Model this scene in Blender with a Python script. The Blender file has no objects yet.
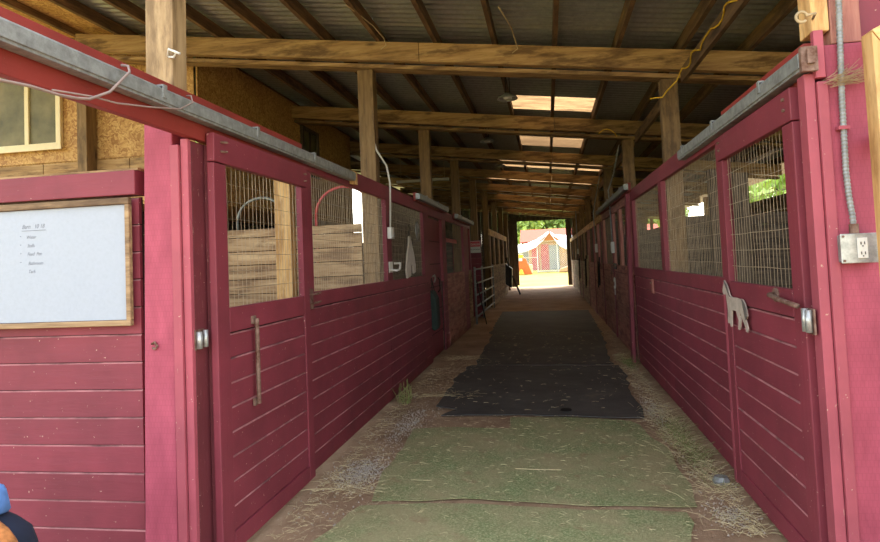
import bpy, math, random
from mathutils import Vector, Matrix, noise as mnoise
random.seed(7)
C = bpy.context.scene.collection
scene = bpy.context.scene

# ------------------------------------------------------------------ camera
cam_d = bpy.data.cameras.new('camera'); cam = bpy.data.objects.new('camera', cam_d); C.objects.link(cam)
cam_d.sensor_width = 36; cam_d.lens = 640/880*36; cam_d.shift_y = -39/880
cam_d.clip_start = .05; cam_d.clip_end = 400
R_ = Vector((.985, .166, -.042)); F_ = Vector((-.1638, .9848, .0460))
F_.normalize(); R_ = (R_ - F_*R_.dot(F_)).normalized(); U_ = R_.cross(F_)
m = Matrix((( R_.x, U_.x, -F_.x, 0), (R_.y, U_.y, -F_.y, 0), (R_.z, U_.z, -F_.z, 1.5), (0, 0, 0, 1)))
cam.matrix_world = m
scene.camera = cam

# ------------------------------------------------------------------ world, sun, exposure
w = bpy.data.worlds.new('sky'); scene.world = w; w.use_nodes = True
nt = w.node_tree; bg = nt.nodes['Background']
sky = nt.nodes.new('ShaderNodeTexSky'); sky.sky_type = 'NISHITA'; sky.sun_disc = False
sky.sun_elevation = math.radians(58); sky.sun_rotation = math.radians(20); sky.air_density = 1.2; sky.dust_density = 3.0; sky.ozone_density = .6
hs = nt.nodes.new('ShaderNodeHueSaturation'); hs.inputs['Saturation'].default_value = .52
tn = nt.nodes.new('ShaderNodeMix'); tn.data_type = 'RGBA'; tn.blend_type = 'MULTIPLY'; tn.inputs[0].default_value = 1; tn.inputs[7].default_value = (1.0, .965, .91, 1)
nt.links.new(sky.outputs[0], hs.inputs['Color']); nt.links.new(hs.outputs[0], tn.inputs[6])
nt.links.new(tn.outputs[2], bg.inputs[0]); bg.inputs[1].default_value = 1.0
sd = bpy.data.lights.new('sun', 'SUN'); sd.energy = 3.8; sd.angle = math.radians(1.0); sd.color = (1, .94, .84)
sun = bpy.data.objects.new('sun', sd); C.objects.link(sun)
sun.rotation_euler = Vector((-.30, -.55, -1.15)).to_track_quat('-Z', 'Y').to_euler()
scene.view_settings.view_transform = 'Standard'; scene.view_settings.look = 'None'
scene.view_settings.gamma = 1; scene.view_settings.use_curve_mapping = False
scene.view_settings.exposure = 0.14

# ------------------------------------------------------------------ materials
def srgb(r, g, b):
    f = lambda c: (c/255/12.92) if c/255 <= .04045 else ((c/255+.055)/1.055)**2.4
    return (f(r), f(g), f(b), 1)
def newmat(name, rough=.7, metal=0.0):
    mt = bpy.data.materials.new(name); mt.use_nodes = True
    b = mt.node_tree.nodes['Principled BSDF']; b.inputs['Roughness'].default_value = rough; b.inputs['Metallic'].default_value = metal
    return mt, mt.node_tree, b
def N(t, kind, **kw):
    n = t.nodes.new(kind)
    for k, v in kw.items(): setattr(n, k, v)
    return n
def coords(t, scale, rot=(0, 0, 0)):
    tc = N(t, 'ShaderNodeTexCoord'); mp = N(t, 'ShaderNodeMapping')
    mp.inputs['Scale'].default_value = scale; mp.inputs['Rotation'].default_value = rot
    t.links.new(tc.outputs['Object'], mp.inputs[0]); return mp.outputs[0]
def noise(t, vec, scale, detail=6, rough=.6):
    n = N(t, 'ShaderNodeTexNoise'); n.inputs['Scale'].default_value = scale; n.inputs['Detail'].default_value = detail; n.inputs['Roughness'].default_value = rough
    t.links.new(vec, n.inputs['Vector']); return n.outputs['Fac']
def ramp(t, fac, stops):
    r = N(t, 'ShaderNodeValToRGB'); e = r.color_ramp.elements
    e[0].position = stops[0][0]; e[0].color = stops[0][1]; e[1].position = stops[-1][0]; e[1].color = stops[-1][1]
    for p, c in stops[1:-1]: x = e.new(p); x.color = c
    t.links.new(fac, r.inputs[0]); return r.outputs[0]
def mix(t, fac, a, b, mode='MIX'):
    n = N(t, 'ShaderNodeMix', data_type='RGBA', blend_type=mode)
    for k, v in ((0, fac), (6, a), (7, b)):
        if hasattr(v, 'default_value') or isinstance(v, bpy.types.NodeSocket): t.links.new(v, n.inputs[k])
        else: n.inputs[k].default_value = v
    return n.outputs[2]
def bump(t, b, fac, strength=.3, dist=.01):
    n = N(t, 'ShaderNodeBump'); n.inputs['Strength'].default_value = strength; n.inputs['Distance'].default_value = dist
    t.links.new(fac, n.inputs['Height']); t.links.new(n.outputs[0], b.inputs['Normal'])
def island(t, lo, hi):
    g = N(t, 'ShaderNodeNewGeometry'); o = N(t, 'ShaderNodeObjectInfo'); a = N(t, 'ShaderNodeMath', operation='ADD')
    t.links.new(g.outputs['Random Per Island'], a.inputs[0]); t.links.new(o.outputs['Random'], a.inputs[1])
    fr = N(t, 'ShaderNodeMath', operation='FRACT'); t.links.new(a.outputs[0], fr.inputs[0])
    return ramp(t, fr.outputs[0], [(0, (lo, lo, lo, 1)), (1, (hi, hi, hi, 1))])
K0, K1 = (0, 0, 0, 1), (1, 1, 1, 1)
def axscale(axis, along, across):
    s = [across]*3; s['xyz'.index(axis)] = along; return s
def paint(name, col, axis='y', worn=(190, 160, 140), wear=.74, dark=.62, rough=.62):
    mt, t, b = newmat(name, rough)
    v = coords(t, axscale(axis, 1.2, 9)); f1 = noise(t, v, 3, 8, .65)
    v2 = coords(t, (1.3, 1.3, 1.3)); f2 = noise(t, v2, 1.6, 5)
    dk = tuple(c*dark for c in srgb(*col)[:3])+(1,)
    c = mix(t, ramp(t, f2, [(.3, K0), (.75, K1)]), dk, srgb(*col))
    c = mix(t, 1.0, c, island(t, .88, 1.06), 'MULTIPLY')
    v3 = coords(t, axscale(axis, 4, 34)); f3 = noise(t, v3, 2.4, 9, .7)
    c = mix(t, ramp(t, f3, [(wear-.04, K0), (wear+.02, K1)]), c, srgb(*worn))
    v4 = coords(t, (1, 1, 1)); f4 = noise(t, v4, 55, 3, .5)
    c = mix(t, ramp(t, f4, [(.70, K0), (.76, K1)]), c, srgb(*worn))
    t.links.new(c, b.inputs['Base Color']); bump(t, b, f1, .25, .01)
    return mt
def wood(name, c1, c2, c3, axis='y', rough=.75, var=(.75, 1.15)):
    mt, t, b = newmat(name, rough)
    v = coords(t, axscale(axis, .9, 10)); f = noise(t, v, 2.2, 9, .62)
    c = ramp(t, f, [(.28, srgb(*c1)), (.5, srgb(*c2)), (.72, srgb(*c3))])
    v2 = coords(t, axscale(axis, 1.1, 4.5)); f2 = noise(t, v2, 1.7, 7, .68)
    c = mix(t, ramp(t, f2, [(.50, K0), (.62, (.8, .8, .8, 1))]), c, tuple(q*.8 for q in srgb(*c1)[:3])+(1,))
    v3 = coords(t, axscale(axis, 3, 9)); vo = N(t, 'ShaderNodeTexVoronoi'); vo.inputs['Scale'].default_value = .55; t.links.new(v3, vo.inputs['Vector'])
    c = mix(t, ramp(t, vo.outputs['Distance'], [(.05, (.8, .8, .8, 1)), (.14, K0)]), c, srgb(60, 34, 16))
    c = mix(t, 1.0, c, island(t, *var), 'MULTIPLY')
    t.links.new(c, b.inputs['Base Color']); bump(t, b, f, .35, .01)
    return mt
def plain(name, col, rough=.6, metal=0.0, var=.15, scale=14, bmp=.1):
    mt, t, b = newmat(name, rough, metal)
    f = noise(t, coords(t, (1, 1, 1)), scale, 6)
    lo = tuple(c*(1-var*2) for c in srgb(*col)[:3])+(1,)
    c = ramp(t, f, [(.3, lo), (.6, srgb(*col))]); t.links.new(c, b.inputs['Base Color'])
    if bmp: bump(t, b, f, bmp, .005)
    return mt
M = {}
RED = (142, 55, 69)
for ax in 'xyz': M['red_'+ax] = paint('barn_red_'+ax, RED, ax)
M['red_bright'] = paint('barn_red_trim', (180, 84, 98), 'z', wear=.70)
M['red_deep'] = paint('oxide_red_board', (150, 52, 44), 'y', worn=(120, 90, 80))
M['incised'] = None
def incised():
    mt, t, b = newmat('painted_incised_post', .7)
    br = N(t, 'ShaderNodeTexBrick'); tc = N(t, 'ShaderNodeTexCoord'); mp = N(t, 'ShaderNodeMapping')
    mp.inputs['Rotation'].default_value = (math.pi/2, 0, 0); mp.inputs['Scale'].default_value = (1, 1, 1)
    t.links.new(tc.outputs['Object'], mp.inputs[0]); t.links.new(mp.outputs[0], br.inputs['Vector'])
    br.inputs['Scale'].default_value = 22; br.inputs['Mortar Size'].default_value = .03; br.inputs['Row Height'].default_value = .6; br.inputs['Brick Width'].default_value = .35
    f = noise(t, coords(t, (3, 3, 1)), 4, 7)
    c = ramp(t, f, [(.3, srgb(144, 58, 76)), (.7, srgb(176, 78, 98))])
    c = mix(t, ramp(t, br.outputs['Fac'], [(0, K0), (1, (.22, .22, .22, 1))]), c, srgb(110, 40, 52)); c2 = N(t, 'ShaderNodeMath', operation='SUBTRACT'); c2.inputs[0].default_value = 1; t.links.new(br.outputs['Fac'], c2.inputs[1])
    t.links.new(c, b.inputs['Base Color']); bump(t, b, c2.outputs[0], .10, .004); return mt
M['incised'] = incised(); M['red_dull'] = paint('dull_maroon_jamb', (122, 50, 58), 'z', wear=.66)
M['ledge'] = plain('dusty_worn_edge', (178, 118, 118), .9, var=.38, scale=5)
M['gap'] = plain('dark_backing_board', (52, 22, 26), .9)
for ax in 'xyz':
    M['beam_'+ax] = wood('rough_beam_'+ax, (96, 68, 40), (158, 124, 80), (188, 156, 110), ax)
    M['raft_'+ax] = wood('rafter_wood_'+ax, (66, 46, 30), (112, 84, 56), (144, 112, 76), ax)
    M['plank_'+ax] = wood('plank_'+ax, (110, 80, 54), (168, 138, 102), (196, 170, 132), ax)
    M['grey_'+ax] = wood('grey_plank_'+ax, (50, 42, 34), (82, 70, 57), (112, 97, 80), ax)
    M['dusty_'+ax] = wood('faded_red_plank_'+ax, (138, 78, 72), (176, 116, 102), (194, 148, 126), ax)
    M['raw_'+ax] = wood('raw_lumber_'+ax, (176, 128, 74), (212, 170, 110), (226, 190, 134), ax, var=(.9, 1.1))
M['post'] = wood('treated_post', (88, 66, 40), (124, 97, 62), (146, 118, 80), 'z', var=(.9, 1.1))
M['post_pale'] = wood('pale_treated_post', (120, 96, 66), (158, 132, 96), (178, 152, 114), 'z', var=(.9, 1.1))
def osb():
    mt, t, b = newmat('oriented_strand_board', .7)
    v = coords(t, (1, 1, 1)); vo = N(t, 'ShaderNodeTexVoronoi'); vo.inputs['Scale'].default_value = 40
    n1 = N(t, 'ShaderNodeTexNoise'); n1.inputs['Scale'].default_value = 7; t.links.new(v, n1.inputs['Vector'])
    vm = N(t, 'ShaderNodeVectorMath', operation='MULTIPLY_ADD'); vm.inputs[1].default_value = (.22, .22, .22); t.links.new(n1.outputs['Color'], vm.inputs[0]); t.links.new(v, vm.inputs[2]); t.links.new(vm.outputs[0], vo.inputs['Vector'])
    sep = N(t, 'ShaderNodeSeparateColor'); t.links.new(vo.outputs['Color'], sep.inputs[0])
    c = ramp(t, sep.outputs[0], [(0, srgb(150, 104, 54)), (.5, srgb(188, 144, 84)), (1, srgb(208, 170, 108))])
    f = noise(t, v, 1.5, 4); c = mix(t, ramp(t, f, [(.45, K0), (.75, (.5, .5, .5, 1))]), c, srgb(140, 90, 44))
    t.links.new(c, b.inputs['Base Color']); bump(t, b, sep.outputs[0], .15, .004); return mt
M['osb'] = osb()
def galv(name, c1, c2, rough=.45, metal=.7):
    mt, t, b = newmat(name, rough, metal); f = noise(t, coords(t, (1, 1, 1)), 18, 7, .7)
    t.links.new(ramp(t, f, [(.35, srgb(*c1)), (.65, srgb(*c2))]), b.inputs['Base Color']); bump(t, b, f, .08, .003); return mt
M['galv'] = galv('galvanised_steel', (120, 122, 120), (158, 162, 160), .5, .35)
M['steel'] = galv('bright_steel', (150, 152, 150), (200, 202, 200), .35, .6)
M['rust'] = galv('rusty_iron', (94, 58, 42), (150, 126, 112), .7, .4)
M['roof'] = galv('weathered_roof_sheet', (146, 150, 144), (172, 176, 168), .30, .5)
M['wire'] = galv('weathered_wire', (150, 130, 104), (190, 172, 144), .6, .3)
M['wire_dark'] = galv('shaded_wire', (70, 62, 54), (104, 94, 80), .7, .3)  # wire copy for the far bays, their shade put into its colour
M['darkmetal'] = plain('dark_iron', (38, 36, 36), .5, .5)
def skylight():
    mt, t, b = newmat('translucent_roof_panel', .5)
    tr = N(t, 'ShaderNodeBsdfTranslucent'); tr.inputs[0].default_value = srgb(168, 134, 94)
    wv = N(t, 'ShaderNodeTexWave', wave_type='BANDS', bands_direction='Y'); wv.inputs['Scale'].default_value = 2.55; wv.inputs['Distortion'].default_value = .6; t.links.new(coords(t, (1, 1, 1)), wv.inputs['Vector'])
    f = noise(t, coords(t, (.8, 4, 1)), 2, 6, .7)
    c = ramp(t, wv.outputs['Fac'], [(.2, srgb(92, 72, 50)), (.7, srgb(176, 142, 100))]); c = mix(t, ramp(t, f, [(.4, K0), (.65, (.8, .8, .8, 1))]), c, srgb(84, 66, 46)); t.links.new(c, tr.inputs[0])
    df = N(t, 'ShaderNodeBsdfDiffuse'); df.inputs[0].default_value = srgb(150, 130, 100)
    ms = N(t, 'ShaderNodeMixShader'); ms.inputs[0].default_value = .5
    t.links.new(df.outputs[0], ms.inputs[1]); t.links.new(tr.outputs[0], ms.inputs[2]); t.links.new(ms.outputs[0], t.nodes['Material Output'].inputs[0]); return mt
M['sky_panel'] = skylight()
def dirt():
    mt, t, b = newmat('barn_dirt', .95)
    v = coords(t, (1, 1, 1)); f = noise(t, v, 1.3, 8, .6); f2 = noise(t, v, 38, 8, .75); f3 = noise(t, v, 7, 6, .6)
    c = ramp(t, f, [(.3, srgb(136, 108, 82)), (.5, srgb(166, 136, 106)), (.7, srgb(184, 156, 126))])
    c = mix(t, ramp(t, f3, [(.55, K0), (.7, (.6, .6, .6, 1))]), c, srgb(122, 94, 72))
    c = mix(t, ramp(t, f2, [(.58, K0), (.68, K1)]), c, srgb(190, 174, 146)); c = mix(t, ramp(t, f2, [(.3, K1), (.4, K0)]), c, srgb(92, 72, 54))
    t.links.new(c, b.inputs['Base Color']); bump(t, b, f2, .6, .02); return mt
M['dirt'] = dirt()
def turf():
    mt, t, b = newmat('worn_green_turf', .95)
    v = coords(t, (1, 1, 1)); f = noise(t, v, 1.8, 7, .65); f2 = noise(t, v, 70, 6, .8); f3 = noise(t, v, 5, 7, .7)
    c = ramp(t, f2, [(.34, srgb(80, 96, 54)), (.5, srgb(130, 144, 92)), (.66, srgb(196, 196, 148))])
    c = mix(t, ramp(t, f, [(.36, K0), (.60, (.72, .72, .72, 1))]), c, srgb(174, 158, 118))
    c = mix(t, ramp(t, f3, [(.56, K0), (.70, (.75, .75, .75, 1))]), c, srgb(150, 118, 88))
    t.links.new(c, b.inputs['Base Color']); bump(t, b, f2, .8, .012); return mt
M['turf'] = turf()
def rubber():
    mt, t, b = newmat('dusty_black_rubber', .75)
    v = coords(t, (1, 1, 1)); f = noise(t, v, 1.6, 8, .7); f2 = noise(t, v, 60, 5, .7)
    c = ramp(t, f, [(.35, srgb(60, 59, 58)), (.6, srgb(84, 82, 79)), (.78, srgb(126, 116, 100))])
    c = mix(t, ramp(t, f2, [(.66, K0), (.74, (.7, .7, .7, 1))]), c, srgb(150, 136, 104))
    t.links.new(c, b.inputs['Base Color']); bump(t, b, f2, .3, .006); return mt
M['rubber'] = rubber()
def lawn():
    mt, t, b = newmat('dry_sunny_lawn', .95)
    v = coords(t, (1, 1, 1)); f = noise(t, v, .5, 7, .6); f2 = noise(t, v, 6, 7, .7)
    c = ramp(t, f, [(.35, srgb(134, 132, 50)), (.6, srgb(156, 148, 66))]); c = mix(t, ramp(t, f2, [(.5, K0), (.7, (.6, .6, .6, 1))]), c, srgb(110, 130, 60))
    t.links.new(c, b.inputs['Base Color']); return mt
M['lawn'] = lawn()
M['board_white'] = plain('speckled_whiteboard', (160, 168, 180), .35, var=.03, scale=60, bmp=0)
M['ink'] = plain('faded_marker_ink', (112, 116, 124), .6, bmp=0)
M['sign_ink'] = plain('sign_ink', (50, 56, 58), .6, bmp=0)
M['oak'] = wood('oak_trim', (96, 70, 48), (150, 122, 88), (186, 156, 116), 'x')
M['white'] = plain('white_plastic', (214, 212, 204), .5, var=.05)
M['cream'] = plain('cream_vinyl', (232, 216, 176), .6, var=.04)
M['cloth'] = plain('off_white_cloth', (204, 192, 178), .9, var=.1)
M['green_cloth'] = plain('dark_green_canvas', (48, 62, 56), .9)
M['navy'] = plain('navy_fleece', (26, 34, 54), .95)
M['bluecloth'] = plain('light_blue_cloth', (96, 140, 204), .9)
M['rust_cloth'] = plain('orange_brown_fleece', (176, 112, 60), .95, var=.3, scale=40)
M['yellow'] = plain('yellow_plastic', (222, 178, 40), .5)
M['rope'] = plain('hemp_rope', (180, 160, 124), .9)
M['blackstrap'] = plain('black_webbing', (30, 27, 26), .8)
M['cable'] = plain('grey_cable', (150, 130, 122), .6)
M['pinkplate'] = plain('pink_plate', (214, 110, 120), .6)
M['signred'] = plain('sign_red', (206, 70, 78), .5, bmp=0)
M['straw'] = plain('pale_straw', (224, 208, 162), .9, var=.25, scale=30, bmp=0)
M['weed'] = plain('dry_weed', (132, 142, 82), .9, var=.25, scale=30, bmp=0)
M['gravel'] = plain('grey_gravel', (176, 164, 150), .9, var=.2, scale=30, bmp=0)
M['horse'] = plain('weathered_pale_wood', (186, 172, 158), .8, var=.15); M['horse2'] = plain('weathered_dark_wood', (104, 98, 92), .8)
M['leaf'] = plain('leaf_green', (176, 204, 104), .7, var=.3, scale=1.5, bmp=0)
M['leaf2'] = plain('leaf_dark', (146, 178, 92), .7, var=.3, scale=1.5, bmp=0)
M['bark'] = plain('bark', (92, 78, 62), .9, var=.3)
M['shedred'] = plain('shed_red', (196, 60, 76), .7)
M['shedgrey'] = plain('shed_grey', (150, 156, 164), .7)
M['shedtan'] = plain('shed_tan', (206, 160, 120), .7)
M['gablebrown'] = plain('brown_gable', (176, 112, 60), .8)
M['roofred'] = plain('terracotta_roof', (178, 66, 40), .8)
M['tarp'] = plain('white_tarp', (236, 238, 240), .7, var=.02)
M['orange'] = plain('orange_plastic', (226, 110, 50), .5)
def glass():
    mt, t, b = newmat('dusty_glass', .15)
    f = noise(t, coords(t, (1, 1, 1)), 3, 5)
    t.links.new(ramp(t, f, [(.3, srgb(96, 96, 72)), (.7, srgb(150, 140, 104))]), b.inputs['Base Color']); b.inputs['Alpha'].default_value = .75; return mt
M['glass'] = glass(); M['glass'].node_tree.nodes['Principled BSDF'].inputs['Specular IOR Level'].default_value = .2; M['glass'].node_tree.nodes['Principled BSDF'].inputs['Roughness'].default_value = .4

# ------------------------------------------------------------------ helpers
def wloc(o):
    v = Vector((0, 0, 0))
    while o is not None: v += o.location; o = o.parent
    return v
class MB:
    def __init__(s): s.v = []; s.f = []; s.mi = []
    def add(s, vs, fs, mi=0):
        b = len(s.v); s.v += [Vector(v) for v in vs]
        for i, f in enumerate(fs): s.f.append([b+k for k in f]); s.mi.append(mi[i] if isinstance(mi, list) else mi)
    def box(s, x0, x1, y0, y1, z0, z1, mi=0, jit=0):
        vs = [(x, y, z) for x in (x0, x1) for y in (y0, y1) for z in (z0, z1)]
        s.add(vs, [(0, 1, 3, 2), (4, 6, 7, 5), (0, 4, 5, 1), (2, 3, 7, 6), (0, 2, 6, 4), (1, 5, 7, 3)], mi); return s
    def tube(s, pts, r, n=6, mi=0, cap=True):
        pts = [Vector(p) for p in pts]; rs = r if isinstance(r, (list, tuple)) else [r]*len(pts); vs = []; fs = []
        up = None
        for i, p in enumerate(pts):
            d = (pts[min(i+1, len(pts)-1)] - pts[max(i-1, 0)]).normalized()
            if up is None or abs(d.dot(up)) > .95: up = Vector((0, 0, 1)) if abs(d.z) < .9 else Vector((1, 0, 0))
            a = d.cross(up).normalized(); b = d.cross(a)
            up = b*-1 if abs(b.dot(d)) < .9 else up
            for k in range(n):
                t = 2*math.pi*k/n; vs.append(p + (a*math.cos(t) + b*math.sin(t))*rs[i])
        for i in range(len(pts)-1):
            for k in range(n): fs.append((i*n+k, i*n+(k+1) % n, (i+1)*n+(k+1) % n, (i+1)*n+k))
        if cap: fs.append(tuple(range(n-1, -1, -1))); fs.append(tuple((len(pts)-1)*n+k for k in range(n)))
        s.add(vs, fs, mi); return s
    def prism(s, poly, axis, a, b, mi=0):
        # poly: 2-d points in the two remaining axes (x,y,z order), extruded along axis from a to b
        def mk(p, t):
            q = list(p); q.insert('xyz'.index(axis), t); return q
        n = len(poly); vs = [mk(p, a) for p in poly] + [mk(p, b) for p in poly]
        fs = [tuple(range(n)), tuple(range(2*n-1, n-1, -1))] + [(i, (i+1) % n, (i+1) % n+n, i+n) for i in range(n)]
        s.add(vs, fs, mi); return s
    def lathe(s, prof, c, axis='z', n=20, mi=0):
        vs = []; fs = []; c = Vector(c)
        for r, h in prof:
            for k in range(n):
                t = 2*math.pi*k/n; a, b = r*math.cos(t), r*math.sin(t)
                vs.append(c + Vector({'z': (a, b, h), 'x': (h, a, b), 'y': (a, h, b)}[axis]))
        for i in range(len(prof)-1):
            for k in range(n): fs.append((i*n+k, i*n+(k+1) % n, (i+1)*n+(k+1) % n, (i+1)*n+k))
        s.add(vs, fs, mi); return s
    def build(s, name, mats, parent=None, loc=(0, 0, 0), bevel=0, smooth=False):
        if not isinstance(mats, (list, tuple)): mats = [mats]
        me = bpy.data.meshes.new(name); o = bpy.data.objects.new(name, me); C.objects.link(o)
        if parent is not None: o.parent = parent; off = wloc(parent)
        else: o.location = loc; off = Vector(loc)
        me.from_pydata([v-off for v in s.v], [], s.f)
        for mt in mats: me.materials.append(M[mt] if isinstance(mt, str) else mt)
        for p, i in zip(me.polygons, s.mi): p.material_index = i; p.use_smooth = smooth
        me.validate(); me.update()
        import bmesh
        bm = bmesh.new(); bm.from_mesh(me); bmesh.ops.recalc_face_normals(bm, faces=bm.faces); bm.to_mesh(me); bm.free()
        if bevel:
            bv = o.modifiers.new('bevel', 'BEVEL'); bv.width = bevel; bv.segments = 2; bv.limit_method = 'ANGLE'
        return o
def tag(o, label, cat, group=None, kind=None):
    o['label'] = label; o['category'] = cat
    if group: o['group'] = group
    if kind: o['kind'] = kind
    return o
def thing(name, label, cat, loc, group=None):
    o = bpy.data.objects.new(name, None); C.objects.link(o); o.location = loc; o.empty_display_size = .1
    return tag(o, label, cat, group)
def struct(o): o['kind'] = 'structure'; return o
ORD = ['first', 'second', 'third', 'fourth', 'fifth', 'sixth', 'seventh', 'eighth', 'ninth', 'tenth', 'eleventh', 'twelfth', 'thirteenth', 'fourteenth', 'fifteenth', 'sixteenth', 'seventeenth', 'eighteenth']

def boards(mb, face, y0, y1, z0, z1, side, t=.022, h=.13, along='y', back=True, joint=None):
    """horizontal boards on a plane; face = coordinate of the outer surface; side = +1 when the outer face looks to + """
    n = max(1, round((z1-z0)/h)); hh = (z1-z0)/n; b0 = face - side*t
    for i in range(n):
        a = z0+i*hh; b = a+hh-.004; segs = [(y0, y1)]
        if joint and i % 3 != 0: segs = [(y0, joint), (joint+.003, y1)]
        j = random.uniform(-.002, .002)
        for s0, s1 in segs:
            poly = [(b0, a), (face+side*j, a), (face+side*j, b-.007), (face+side*j-side*.007, b), (b0, b)]
            if along == 'y':
                n_ = len(poly); vs = [(p[0], s0, p[1]) for p in poly]+[(p[0], s1, p[1]) for p in poly]
            else:
                n_ = len(poly); vs = [(s0, p[0], p[1]) for p in poly]+[(s1, p[0], p[1]) for p in poly]
            fs = [tuple(range(n_)), tuple(range(2*n_-1, n_-1, -1))]+[(k, (k+1) % n_, (k+1) % n_+n_, k+n_) for k in range(n_)]
            mi = [0, 0]+[1 if k == 2 else 0 for k in range(n_)]
            mb.add(vs, fs, mi)
    if back:
        c0, c1 = sorted((b0, b0-side*.012))
        if along == 'y': mb.box(c0, c1, y0, y1, z0, z1, 2)
        else: mb.box(y0, y1, c0, c1, z0, z1, 2)
    return mb
def wires(mb, x, y0, y1, z0, z1, dy=.05, dz=.1, r=.0016, wob=.003):
    n = max(2, round((y1-y0)/dy))
    for i in range(1, n):
        y = y0+(y1-y0)*i/n; ph = random.random()*6
        mb.tube([(x+random.uniform(-wob, wob), y+random.uniform(-wob, wob), z0+(z1-z0)*k/5) for k in range(6)], r, 3, cap=False)
    n = max(2, round((z1-z0)/dz))
    for i in range(1, n):
        z = z0+(z1-z0)*i/n
        mb.tube([(x+.003, y0+(y1-y0)*k/5, z+random.uniform(-wob, wob)) for k in range(6)], r, 3, cap=False)
    return mb
def slab(name, mat, poly, z, label, cat, thick=.02, sub=None, group=None, hump=.006):
    """thin mat with a ragged outline and a slightly uneven top"""
    pts = []
    for i, p in enumerate(poly):
        q = poly[(i+1) % len(poly)]; L = math.dist(p, q); k = max(1, int(L/.12))
        for j in range(k):
            u = j/k; x = p[0]+(q[0]-p[0])*u; y = p[1]+(q[1]-p[1])*u
            pts.append((x+.05*mnoise.noise(Vector((x*3, y*3, 1)))+.012*mnoise.noise(Vector((x*14, y*14, 3))), y+.035*mnoise.noise(Vector((x*3, y*3, 5)))+.012*mnoise.noise(Vector((x*14, y*14, 8)))))
    mb = MB(); mb.prism(pts, 'z', 0, thick)
    mb2 = MB(); mb2.add([(p[0], p[1], z) for p in pts]+[(p[0], p[1], z+thick) for p in pts], [tuple(range(len(pts)-1, -1, -1)), tuple(range(len(pts), 2*len(pts)))]+[(i, (i+1) % len(pts), (i+1) % len(pts)+len(pts), i+len(pts)) for i in range(len(pts))])
    cx = sum(p[0] for p in poly)/len(poly); cy = sum(p[1] for p in poly)/len(poly)
    o = mb2.build(name, mat, loc=(cx, cy, z), bevel=.004); return tag(o, label, cat, group)

# ================================================================== STRUCTURE
# floor, uneven dirt
mb = MB(); nx, ny = 80, 200; X0, X1, Y0, Y1 = -9, 9, -8, 34
for j in range(ny+1):
    for i in range(nx+1):
        x = X0+(X1-X0)*i/nx; y = Y0+(Y1-Y0)*j/ny
        mb.v.append(Vector((x, y, -.012+.010*mnoise.noise(Vector((x*1.3, y*1.3, 0))))))
for j in range(ny):
    for i in range(nx):
        a = j*(nx+1)+i; mb.f.append((a, a+1, a+nx+2, a+nx+1)); mb.mi.append(0)
struct(mb.build('floor', 'dirt', smooth=True))
# ground outside, rising gently past the far door
mb = MB(); G = [(-60, -40, -.03), (60, -40, -.03), (60, 34, -.03), (60, 50, .33), (60, 140, 1.2), (-60, 140, 1.2), (-60, 50, .33), (-60, 34, -.03)]
mb.add([(-80, -60, -.035), (80, -60, -.035), (80, 34, -.035), (-80, 34, -.035), (80, 50, .33), (-80, 50, .33), (80, 150, 1.5), (-80, 150, 1.5)], [(0, 1, 2, 3), (3, 2, 4, 5), (5, 4, 6, 7)])
struct(mb.build('ground', 'lawn'))

ROOFZ = lambda x: 3.69-.125*x          # top of the roof beams
RF = .14                                # rafter height
# corrugated roof: sheets between y marks, translucent strips are children
def corr(mb, x0, x1, y0, y1, mi=0, xs=2):
    n = int((y1-y0)/.0156); vs = []; fs = []
    for i in range(n+1):
        y = y0+(y1-y0)*i/n; z = .014*max(-.6, math.cos(2*math.pi*y/.125))
        for k in range(xs): x = x0+(x1-x0)*k/(xs-1); vs.append((x, y, ROOFZ(x)+RF+.016+z))
    for i in range(n):
        for k in range(xs-1): a = i*xs+k; fs.append((a, a+1, a+xs+1, a+xs))
    mb.add(vs, fs, mi)
SK = [(9.35, 10.25, -.43, .81), (12.3, 13.6, -.43, .81), (15.6, 17.0, -1.05, 1.43), (18.8, 20.4, -1.68, 1.43), (22.5, 24.0, -1.68, 1.43), (25.9, 27.4, -1.68, 1.43), (29.3, 30.8, -1.68, 1.43)]
roof = MB(); corr(roof, 1.43, 5.4, 2.2, 33.6); corr(roof, -4.45, -1.68, 2.2, 33.6); corr(roof, -8.2, -4.45, 2.2, 5.0); corr(roof, -8.2, -4.45, 5.8, 33.6)
y = 2.2
for a, b, xa, xb in SK:
    corr(roof, -1.68, 1.43, y, a); y = b
    if xa > -1.68: corr(roof, -1.68, xa, a, b)
    if xb < 1.43: corr(roof, xb, 1.43, a, b)
corr(roof, -1.68, 1.43, y, 33.6)
ceil = struct(roof.build('ceiling', 'roof', smooth=True))
mb = MB(); corr(mb, -8.2, -4.45, 5.0, 5.8); mb.build('translucent_panel', 'sky_panel', ceil, smooth=True)
for a, b, xa, xb in SK:
    mb = MB(); corr(mb, xa, xb, a, b); mb.build('translucent_panel', 'sky_panel', ceil, smooth=True)

# upper left enclosure of strand board
mb = MB(); mb.box(-4.12, -4.10, 7.12, 13.25, 2.4, 4.27); struct(mb.build('wall_left_upper', 'osb'))
mb = MB()
for x0, x1 in ((-8.0, -6.93), (-5.96, -4.80), (-4.795, -4.14)): mb.box(x0, x1, 7.10, 7.115, 2.95, 4.50)
mb.box(-6.93, -5.96, 7.10, 7.115, 2.95, 3.15); mb.box(-6.93, -5.96, 7.10, 7.115, 4.26, 4.5)
mb.box(-8.0, -4.14, 7.118, 7.13, 2.4, 2.95)
struct(mb.build('wall_back_left', 'osb'))
mb = MB(); x = -8.0
for k, wd in enumerate((1.1, .7, 1.2, .45, .41)):
    mb.box(x, x+wd-.01, 7.085, 7.115, 2.72+(k % 2)*.01, 2.93); x += wd
tr = struct(mb.build('trim_1', 'beam_x'))
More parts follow.
